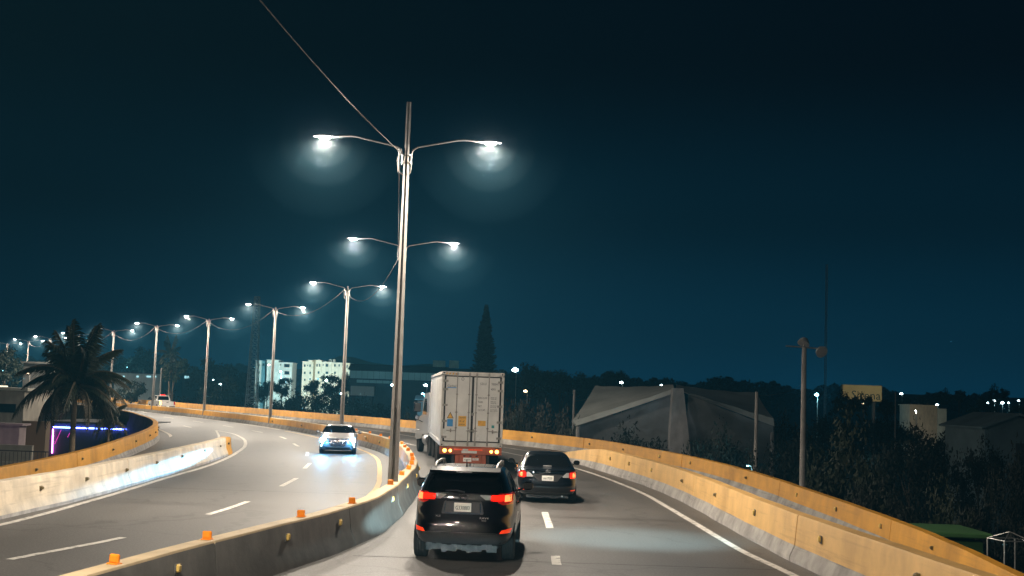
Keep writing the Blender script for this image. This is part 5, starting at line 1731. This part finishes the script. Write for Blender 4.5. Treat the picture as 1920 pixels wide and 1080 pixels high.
far_lamp(735, 722, 262, .35, far_teal, 'lamp in the warehouse yard behind the bushes', 9000, (.35, .88, 1.0), tuple(at(735, 702, 290)), 130)
# pale sign box in front of the warehouse
x0, x1, z0, z1 = rect(657, 702, 724, 742, 200)
eS = empty('trailer_box', ((x0 + x1) / 2, 200, GZ - .2), 0, 'pale blue-grey box body parked below the warehouse', 'trailer')
b = MB(); b.cbox((0, 1.3, (z0 + z1) / 2 - GZ + .2), (x1 - x0, 2.4, z1 - z0), .05); b.build('box_body', sheet_teal, eS)
for s in (-1, 1):
    q = MB(); q.cbox((s * (x1 - x0) * .38, 1.3, (z0 - GZ) / 2), (.3, 1.8, z0 - GZ + .1), .03); q.build('support', dark_wall, eS)
far_lamp(640, 738, 185, .16, far_teal, 'tiny blue lamp beside the pale box below the warehouse', 900, (.35, .88, 1.0), tuple(at(675, 735, 200)), 140)

# blue-lit awning and shack by the truck mirror
x0, x1, z0, z1 = rect(783, 800, 742, 762, 170)
eK = empty('kiosk', ((x0 + x1) / 2, 170, GZ - .2), 0, 'small kiosk glowing blue behind the truck mirror', 'kiosk')
b = MB(); b.box((0, 1.5, (z1 - GZ) / 2), (x1 - x0, 3, z1 - GZ)); b.build('wall', plaster_b, eK)
b = MB(); b.prism([(-1.4, z1 - GZ - .3), (0, z1 - GZ + .2), (3.2, z1 - GZ + .3), (3.2, z1 - GZ + .2), (0, z1 - GZ + .08), (-1.4, z1 - GZ - .4)], -(x1 - x0) / 2 - .3, (x1 - x0) / 2 + .3, 0, 'yz'); b.build('awning', plaster_b, eK)
far_lamp(792, 738, 164, .16, far_teal, 'blue lamp over the kiosk awning', 900, (.15, .65, 1.0), tuple(at(792, 752, 170)), 150)

# lattice towers
def lattice(px, ytop, ybot, wtop, wbot, Y, label, n=22, r=.06, m=None):
    t, b_ = at(px, ytop, Y), at(px, ybot, Y)
    e = empty('lattice_tower', (b_.x, Y, GZ - .2), 0, label, 'tower')
    H = t.z - GZ + .2
    def c(k, f_):
        w = lerp(wbot, wtop, f_) / 2
        return Vector(((-w, w, w, -w)[k], (-w, -w, w, w)[k], H * f_))
    for k in range(4):
        q = MB(); q.tube([c(k, 0), c(k, .5), c(k, 1)], r, 5); q.build('leg', m or steel, e)
    br = MB()
    for i in range(n):
        f0, f1 = i / n, (i + 1) / n
        for k in range(4):
            j = (k + 1) % 4
            br.tube([c(k, f0), c(j, f1)], r * .6, 4); br.tube([c(j, f0), c(k, f1)], r * .6, 4); br.tube([c(k, f1), c(j, f1)], r * .6, 4)
    br.build('bracing', m or steel, e)['kind'] = 'stuff'
    return e
tower_grey = mat('hazy_tower_steel', (.70, .74, .75), .6, .2)
lattice(474, 556, 716, .9, 2.4, 240, 'slim lattice tower behind the fourth lamp post cable', 26, .07, tower_grey)
e = lattice(1547, 496, 752, .42, .5, 330, 'thin tall radio mast behind the floodlight pole', 60, .035, tower_grey)

# floodlight pole
def concrete_pole_thing(name, px_top, y_top, Y, r, label, tilt=0.0):
    t = at(px_top, y_top, Y)
    e = empty(name, (t.x, Y, GZ - .2), 0, label, 'pole')
    H = t.z - GZ + .2
    b = MB(); b.tube([(tilt, 0, 0), (0, 0, H)], [r * 1.35, r * .85], 14); b.build('shaft', concrete_pole, e, 60)
    return e, H
eF, H = concrete_pole_thing('floodlight_pole', 1508, 652, 53, .115, 'concrete pole with two unlit round floodlights beyond the outer wall')
bar = MB(); bar.tube([(-.78, 0, H + .05), (.78, 0, H - .02)], .03, 8); bar.build('crossbar', steel, eF, 60)
flood_grey = mat('floodlight_shell', (.48, .50, .48), .45, .4, var=.15, scale=8)
for x, z, rx, ry in ((-.02, .19, R(158), R(24)), (.56, -.10, R(122), R(-28))):
    f = MB(); f.lathe([(.05, -.14), (.10, -.13), (.17, -.04), (.20, .05), (.21, .07), (.19, .07), (.0, .055)], 22, 'z')
    fo = f.build('floodlight', flood_grey, eF, 40)
    fo.location = (x * 1.25, -.02, H + z * 1.25); fo.scale = (1.25,) * 3; fo.rotation_euler = (rx, ry, 0)
    g = MB(); g.lathe([(.185, .072), (0, .085)], 22, 'z'); g.build('glass', lamp_clear, fo, 60)
    y_ = MB(); y_.tube([(x * 1.25 - .02, 0, H + .03), (x * 1.25, -.01, H + z * 1.25)], .02, 6); y_.build('yoke', steel, eF)
eP, _ = concrete_pole_thing('bare_pole', 1419, 735, 62, .095, 'bare concrete pole in front of the end of the fabric roof')
concrete_pole_thing('short_pole', 1077, 731, 92, .10, 'short weathered pole at the corner of the fabric roof')
concrete_pole_thing('thin_pole', 1679, 736, 120, .06, 'thin dark pole between the signboard and the cream wall')
concrete_pole_thing('thin_pole', 303, 690, 150, .10, 'thin pole in the trees just left of the pickup')
catenary(at(1419, 742, 62), at(1500, 722, 150), .3, .02, 'wire running from the bare pole away behind the floodlight pole', group='wires beyond the highway')
catenary(at(1077, 752, 92), at(1104, 747, 96), .05, .02, 'short wire from the short pole to the fabric roof', group='wires beyond the highway')

# pavilion with fabric roof and pylon
fabric = mat('grey_fabric_roof', (.36, .37, .34), .85, var=.22, scale=.35, bump=.2, bscale=2)
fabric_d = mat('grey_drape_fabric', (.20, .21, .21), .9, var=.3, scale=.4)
pyl = mat('pylon_concrete', (.26, .24, .22), .85, var=.2, scale=.8, streak=.2)
eT = empty('fabric_pavilion', tuple(at(1270, 800, 92).xy) + (GZ - .2,), 0, 'large pavilion with sloping grey fabric roof on a central pylon', 'building')
oT = Vector(eT.location)
def Q(px, py, Y): return at(px, py, Y) - oT
def sheet_part(name, quad, m, n=8, sag=.0, parent=eT, th=.05):
    b = MB()
    A, B_, C, D_ = quad
    v, f = [], []
    for s2 in (0, th):
        for i in range(n + 1):
            for j in range(n + 1):
                u, w = i / n, j / n
                p = A.lerp(B_, u).lerp(D_.lerp(C, u), w)
                p = p + Vector((0, 0, -sag * 4 * (u * (1 - u) + w * (1 - w)) / 2 + .03 * math.sin(u * 19) * math.sin(w * 11) - s2))
                v.append(p)
    N = (n + 1) ** 2
    for i in range(n):
        for j in range(n):
            a = i * (n + 1) + j
            f.append((a, a + 1, a + n + 2, a + n + 1)); f.append((N + a + n + 1, N + a + n + 2, N + a + 1, N + a))
    ring = [i for i in range(n + 1)] + [i * (n + 1) + n for i in range(1, n + 1)] + [n * (n + 1) + i for i in range(n - 1, -1, -1)] + [i * (n + 1) for i in range(n - 1, 0, -1)]
    for k in range(len(ring)):
        a, c = ring[k], ring[(k + 1) % len(ring)]
        f.append((a, c, N + c, N + a))
    b.add(v, f)
    return b.build(name, m, parent, 50)
sheet_part('roof_sheet', [Q(1072, 790, 88), Q(1266, 728, 86), Q(1262, 721, 93), Q(1116, 723, 95)], fabric, 10, .25)
sheet_part('roof_sheet', [Q(1268, 728, 86), Q(1450, 784, 86), Q(1418, 736, 95), Q(1268, 721, 93)], fabric, 10, .25)
sheet_part('eave_band', [Q(1078, 798, 87.6), Q(1264, 736, 85.6), Q(1265, 729, 85.8), Q(1074, 789, 87.8)], fabric, 8, .05)
sheet_part('eave_band', [Q(1290, 737, 85.6), Q(1452, 798, 85.6), Q(1450, 785, 85.8), Q(1270, 729, 85.8)], fabric, 8, .05)
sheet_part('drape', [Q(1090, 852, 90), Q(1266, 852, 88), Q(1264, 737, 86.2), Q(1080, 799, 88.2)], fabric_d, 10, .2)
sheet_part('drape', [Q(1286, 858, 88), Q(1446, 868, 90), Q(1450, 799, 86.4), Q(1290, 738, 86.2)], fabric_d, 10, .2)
for pts in (((1084, 800), (1084, 850)), ((1448, 800), (1448, 860))):
    a = Q(pts[0][0], pts[0][1], 87); b = MB(); b.tube([a, (a.x, a.y, 0)], .15, 10); b.build('side_post', pyl, eT, 60)
hallz = Q(1270, 745, 94).z
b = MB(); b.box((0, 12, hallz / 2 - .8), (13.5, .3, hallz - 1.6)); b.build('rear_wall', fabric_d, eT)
pt, pb = Q(1272, 728, 84.6), Q(1270, 840, 84.6)
b = MB(); b.prism([(pb.x - 1.15, 0), (pb.x + .95, 0), (pb.x + .80, pb.z), (pt.x + .28, pt.z), (pt.x - .42, pt.z), (pb.x - .62, pb.z)], pt.y - .5, pt.y + .5); b.build('pylon', pyl, eT)
far_lamp(1105, 838, 80, .12, far_warm, 'unseen added lamp lighting the left slope of the fabric roof', 330, (.85, .92, 1.0), tuple(at(1200, 750, 92)), 120)  # unseen lamp, added to brighten the left roof slope
far_lamp(1395, 890, 72, .12, far_teal, 'unseen added lamp lighting the right slope of the fabric roof', 800, (.40, .85, 1.0), tuple(at(1400, 760, 92)), 120)  # added as well, out of view, to brighten the right slope

# signboard and walls on the right
x0, x1, z0, z1 = rect(1580, 1654, 722, 752, 230)
eG = empty('signboard', ((x0 + x1) / 2, 230, GZ - .2), 0, 'mustard yellow store signboard half hidden by trees', 'sign')
b = MB(); b.cbox((0, .8, (z0 + z1) / 2 - GZ + .2), (x1 - x0, 1.6, z1 - z0), .08); pn = b.build('panel', plaster_y, eG)
text_obj('Sirena', 2.2, mat('sign_letters', (.03, .05, .05), .6), pn, ((x1 - x0) * .09, -.012, (z0 + z1) / 2 - GZ - .25), REAR, sx=1.0)
for s in (-1, 1):
    b = MB(); b.cbox((s * (x1 - x0) * .32, .9, (z0 - GZ) / 2), (.5, .6, z0 - GZ + .2), .03); b.build('support', dark_wall, eG)
far_lamp(1618, 757, 216, .2, far_warm, 'lamp in the trees lighting the yellow signboard', 4200, (1.0, .90, .62), tuple(at(1618, 736, 230)), 120)
x0, x1, z0, z1 = rect(1706, 1757, 761, 785, 230)
eH = empty('flat_roof_house', ((x0 + x1) / 2, 230, GZ - .2), 0, 'flat cream wall of a low house below the right horizon', 'building')
b = MB(); b.box((0, 3, (z1 - GZ) / 2 + .1), (x1 - x0, 6, z1 - GZ + .2)); b.build('wall', plaster_w, eH)
b = MB(); b.box((0, 3, z1 - GZ + .3), (x1 - x0 + .4, 6.4, .2)); b.build('roof_slab', plaster_w, eH)
b = MB(); b.box(((x1 - x0) / 2 + .9, 1.5, (z1 - GZ) / 2), (1.7, 3, z1 - GZ - .4)); b.build('lean_to', plaster_b, eH)
far_lamp(1716, 770, 216, .05, far_white, 'lamp before the cream wall of the low house', 900, (1.0, .86, .66), tuple(at(1732, 772, 230)), 130)
# pale gabled roof on the right edge
plaster_d = mat('dim_blue_plaster', (.16, .22, .23), .85, var=.2, scale=.5)
eR = empty('gabled_house', tuple(at(1905, 800, 95).xy) + (GZ - .2,), 0, 'house with a pale blue-lit gable roof at the right edge', 'building')
oR = Vector(eR.location)
A, Bq, C = at(1850, 797, 95) - oR, at(1912, 776, 95) - oR, at(1975, 796, 95) - oR
b = MB(); b.prism([(A.x, 0), (A.x, A.z - .2), (Bq.x, Bq.z - .2), (C.x, C.z - .2), (C.x, 0)], .4, 9); b.build('wall', plaster_d, eR)
b = MB(); b.prism([(A.x - .4, A.z - .3), (A.x - .4, A.z - .15), (Bq.x, Bq.z + .05), (C.x + .4, C.z - .15), (C.x + .4, C.z - .3), (Bq.x, Bq.z - .12)], -.1, 9.4); b.build('roof', plaster_d, eR)
b = MB(); b.box((.9, .38, A.z - 2.4), (1.5, .1, 2.2)); b.build('door', dark_wall, eR)
# green hut and wire cage at the bottom right
green = mat('green_paint', (.05, .14, .04), .6, var=.15, scale=2)
eN = empty('green_hut', tuple(at(1806, 1003, 36).xy) + (GZ - .2,), 0, 'small green painted hut below the outer wall', 'hut')
zt = at(1806, 1003, 36).z - GZ + .2
b = MB(); b.cbox((-.05, 1.2, zt / 2 - .1), (1.35, 2.2, zt - .2), .03); b.build('wall', green, eN)
b = MB(); b.cbox((-.1, 1.1, zt), (1.75, 2.7, .14), .03); b.build('roof', green, eN)
b = MB(); b.box((-.25, .085, zt - .75), (.8, .03, .7)); b.build('opening', pane_dark, eN)
far_lamp(1815, 1075, 33, .04, far_white, 'unseen lamp added to light the green hut', 20, (.85, 1.0, .85), tuple(at(1806, 1030, 36)), 150)  # no lamp stands here; added to brighten the hut
eC = empty('wire_cage', tuple(at(1893, 1035, 35).xy) + (GZ - .2,), R(10), 'tubular steel cage beside the green hut', 'cage')
zt = at(1893, 1012, 35).z - GZ + .2
w = .42
for x, y in ((-w, -w), (w, -w), (w, w), (-w, w)):
    q = MB(); q.tube([(x, y, 0), (x, y, zt)], .022, 6); q.build('post', steel, eC)
for z in (zt, zt - .9):
    q = MB(); q.tube([(-w, -w, z), (w, -w, z), (w, w, z), (-w, w, z), (-w, -w, z)], .02, 6); q.build('frame', steel, eC)
q = MB(); q.tube([(-w, -w, zt), (0, 0, zt + .22), (w, w, zt)], .016, 6); q.build('brace', steel, eC)
q = MB(); q.tube([(w, -w, zt), (0, 0, zt + .22), (-w, w, zt)], .016, 6); q.build('brace', steel, eC)

# ------------------------------------------------------------------ left: shops below the ramp
neon_b = mat('blue_neon_tube', (.2, .3, 1), .3, emit=(.10, .16, 1.0), estr=26)
neon_p = mat('pink_neon_tube', (1, .2, 1), .3, emit=(1.0, .20, .95), estr=12)
Yn = 92
eL = empty('neon_shop', tuple(at(170, 830, Yn).xy) + (GZ - .2,), 0, 'dark shop front outlined with blue and pink neon tubes behind the palm', 'shop')
oL = Vector(eL.location)
x0, x1, z0, z1 = rect(90, 262, 796, 890, Yn)
b = MB(); b.box((0, 4.4, (z1 - oL.z) / 2), (x1 - x0, 8, z1 - oL.z)); b.build('wall', dark_wall, eL)
b = MB(); b.box((0, 4.3, z1 - oL.z + .08), (x1 - x0 + .3, 8.4, .15)); b.build('roof', dark_wall, eL)
def N(px, py): return at(px, py, Yn) - oL + Vector((0, .28, 0))
for a, c, m in (((97, 801), (250, 806), neon_b), ((97, 802), (95, 850), neon_p), ((250, 807), (248, 822), neon_b)):
    q = MB(); q.tube([N(*a), N(*c)], .045, 8); q.build('neon_tube', m, eL, 60)
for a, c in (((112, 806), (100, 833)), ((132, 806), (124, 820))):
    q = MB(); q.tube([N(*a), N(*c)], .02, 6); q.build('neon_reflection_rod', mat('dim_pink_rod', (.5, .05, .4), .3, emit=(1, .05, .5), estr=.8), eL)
x0, x1, z0, z1 = rect(-40, 34, 797, 880, 84)
eM = empty('pink_house', ((x0 + x1) / 2, 84, GZ - .2), 0, 'pinkish grey house wall at the left edge beside the neon shop', 'building')
b = MB(); b.box((0, .6, (z1 - GZ) / 2 + .1), (x1 - x0, 1.2, z1 - GZ + .2)); b.build('wall', plaster_p, eM)
b = MB(); b.box((.1, .6, z1 - GZ + .27), (x1 - x0 + .3, 1.5, .14)); b.build('roof_slab', plaster_p, eM)
x0b, x1b, z0b, z1b = rect(38, 84, 790, 822, 86)
b = MB(); b.box(((x0b + x1b) / 2 - eM.location.x, 2.6, (z1b - GZ) / 2 + .1), (x1b - x0b, .8, z1b - GZ + .2)); b.build('side_wing', stair_brown, eM)
far_lamp(30, 862, 76, .04, far_warm, 'lamp lighting the pinkish house wall', 240, (1.0, .62, .85), tuple(at(15, 815, 84)), 150)
x0, x1, z0, z1 = rect(-30, 58, 834, 880, 72)
eV = empty('garden_wall', ((x0 + x1) / 2, 72, GZ - .2), 0, 'low beige yard wall with railings below the exit ramp', 'wall')
b = MB(); b.box((0, .2, (z1 - GZ) / 2 + .1), (x1 - x0, .25, z1 - GZ + .2)); b.build('wall', plaster_w, eV)
for k in range(13):
    px = -4 + k * 7.4
    p = at(px, 853, 60)
    q = MB(); q.tube([(p.x - eV.location.x, -12, p.z - GZ - 1.2), (p.x - eV.location.x, -12, p.z - GZ + .35)], .018, 5); q.build('railing_bar', dark_wall, eV)
p0, p1 = at(-8, 850, 60), at(92, 850, 60)
q = MB(); q.box(((p0.x + p1.x) / 2 - eV.location.x, -12, p0.z - GZ + .35), (p1.x - p0.x, .05, .05)); q.build('railing', dark_wall, eV)
q = MB(); q.box(((p0.x + p1.x) / 2 - eV.location.x, -11.8, (p0.z - GZ) / 2 - .3), (p1.x - p0.x, .2, p0.z - GZ + .2)); q.build('railing_wall', plaster_w, eV)
# beige building with lit strip at the far left
x0, x1, z0, z1 = rect(-40, 44, 731, 800, 118)
eU = empty('beige_building', ((x0 + x1) / 2, 118, GZ - .2), 0, 'beige flat-roofed building with a bright parapet lamp strip, left edge', 'building')
b = MB(); b.box((0, 4, (z1 - GZ) / 2 + .1), (x1 - x0, 8, z1 - GZ + .2)); b.build('wall', plaster_w, eU)
b = MB(); b.box((.1, 4, z1 - GZ + .3), (x1 - x0 + .6, 8.6, .25)); b.build('parapet', plaster, eU)
p = at(8, 727, 118); b = MB(); b.cbox((p.x - eU.location.x, -.2, z1 - GZ + .55), (.8, .12, .12), .03); b.build('strip_lamp', pane_warm, eU)
p = at(10, 765, 118); b = MB(); b.box((p.x - eU.location.x, -.06, p.z - GZ + .2), (2.0, .1, .8)); b.build('window', pane_dark, eU)
far_lamp(25, 794, 106, .05, far_warm, 'lamp lighting the beige building wall', 170, (1.0, .84, .62), tuple(at(15, 750, 118)), 150)
# hazy grey hall behind the palm
x0, x1, z0, z1 = rect(42, 132, 682, 760, 170)
eX = empty('grey_hall', ((x0 + x1) / 2, 170, GZ - .2), 0, 'grey hall with a row of warm lit windows behind the palm', 'building')
b = MB(); b.box((0, 5, (z1 - GZ) / 2 + .1), (x1 - x0, 10, z1 - GZ + .2)); b.build('wall', hall_grey, eX)
b = MB(); b.box((0, 5, z1 - GZ + .3), (x1 - x0 + .6, 10.6, .25)); b.build('roof_slab', hall_grey, eX)
for px in (70, 79, 120, 126, 132):
    p = at(px, 685, 170); b = MB(); b.box((p.x - eX.location.x, -.04, p.z - GZ + .0), (.42, .08, .22)); b.build('lit_window', pane_warm, eX)
far_lamp(52, 700, 160, .12, far_warm, 'small warm lamp on the grey hall behind the palm', 40, (1, .85, .7))
# low building with teal strip windows behind the bend
x0, x1, z0, z1 = rect(214, 300, 700, 730, 240)
eY = empty('strip_window_building', ((x0 + x1) / 2, 240, GZ - .2), 0, 'low building with blue-white strip windows beyond the bend', 'building')
b = MB(); b.box((0, 4, (z1 - GZ) / 2 + .1), (x1 - x0, 8, z1 - GZ + .2)); b.build('wall', plaster_b, eY)
b = MB(); b.box((0, 4, z1 - GZ + .28), (x1 - x0 + .6, 8.6, .2)); b.build('roof_slab', dark_wall, eY)
for px, w in ((219, 5), (232, 3), (258, 4), (279, 8), (290, 6)):
    p = at(px, 706, 240); k = 240 / FPX
    b = MB(); b.box((p.x - eY.location.x, -.04, p.z - GZ + .2), (w * k, .08, 3 * k)); b.build('lit_window', pane_lit, eY)
x0, x1, z0, z1 = rect(346, 364, 700, 712, 300)
eZ = empty('lit_porch', ((x0 + x1) / 2, 300, GZ - .2), 0, 'porch with bright bluish windows behind the fifth lamp post', 'building')
b = MB(); b.box((0, 2, (z1 - GZ) / 2 + .1), (x1 - x0 + 1, 4, z1 - GZ + .4)); b.build('wall', dark_wall, eZ)
for px in (348, 353, 359):
    p = at(px, 707, 300); b = MB(); b.box((p.x - eZ.location.x, -.04, p.z - GZ + .2), (.5, .08, .6)); b.build('lit_window', pane_lit, eZ)
# ================================================================== night haze
hz = D.materials.new('haze')
hz.use_nodes = True
hz.node_tree.nodes.clear()
ho = hz.node_tree.nodes.new('ShaderNodeOutputMaterial')
hv_ = hz.node_tree.nodes.new('ShaderNodeVolumePrincipled')
hv_.inputs['Color'].default_value = (.14, .64, 1.0, 1)
hv_.inputs['Density'].default_value = HAZE
hv_.inputs['Anisotropy'].default_value = .0
hv_.inputs['Density Attribute'].default_value = ''
hz.node_tree.links.new(hv_.outputs[0], ho.inputs['Volume'])
hz.cycles.homogeneous_volume = True
hz.cycles.volume_sampling = 'EQUIANGULAR'
hb = MB()
hb.box((0, 330, 31), (1500, 800, 80))
tag(hb.build('haze', hz), 'thin blue night haze that glows round the lamps', 'haze', kind='stuff')

# added volume shells round lamp heads and headlamps, standing in for lens bloom
def bloom_shells(radius, dens, col, label, spots=None):
    m = D.materials.new('lamp_bloom_volume')
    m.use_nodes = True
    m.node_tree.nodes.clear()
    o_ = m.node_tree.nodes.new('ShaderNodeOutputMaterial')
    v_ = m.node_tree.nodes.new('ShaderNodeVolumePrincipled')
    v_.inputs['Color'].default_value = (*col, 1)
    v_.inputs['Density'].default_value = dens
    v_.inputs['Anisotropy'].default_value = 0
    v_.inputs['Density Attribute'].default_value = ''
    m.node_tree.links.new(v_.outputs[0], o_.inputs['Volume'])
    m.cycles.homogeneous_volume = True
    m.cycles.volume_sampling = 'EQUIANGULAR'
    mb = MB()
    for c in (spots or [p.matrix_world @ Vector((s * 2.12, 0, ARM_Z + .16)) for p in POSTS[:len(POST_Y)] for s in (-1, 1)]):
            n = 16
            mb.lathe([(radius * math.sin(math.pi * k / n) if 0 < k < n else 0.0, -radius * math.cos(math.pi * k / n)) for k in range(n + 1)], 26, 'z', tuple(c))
    return tag(mb.build('haze', m, None, 60), label, 'haze', kind='stuff')  # added bloom shells, separate from the air in the haze box
for r_m, d_m, c_m, l_m in ((.26, .0060, (.88, .96, 1.0), 'innermost added halo shell touching the street lamp heads'), (.44, .0030, (.80, .93, 1.0), 'second added halo shell round the street lamp heads'),
                           (.74, .0017, (.66, .88, 1.0), 'third added halo shell round the street lamps'), (1.24, .0010, (.45, .80, 1.0), 'fourth added halo shell round the street lamps'),
                           (2.05, .0006, (.28, .72, 1.0), 'widest added halo shell round the street lamps')):
    bloom_shells(r_m, d_m, c_m, l_m)
bpy.context.view_layer.update()
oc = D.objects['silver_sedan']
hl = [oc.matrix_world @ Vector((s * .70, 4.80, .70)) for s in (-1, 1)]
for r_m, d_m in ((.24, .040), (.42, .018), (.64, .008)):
    bloom_shells(r_m, d_m, (.6, .85, 1.0), 'inner added halo shell in the oncoming headlights' if r_m < .3 else ('middle added halo shell round the oncoming headlights' if r_m < .5 else 'outer added halo shell before the oncoming car'), hl)
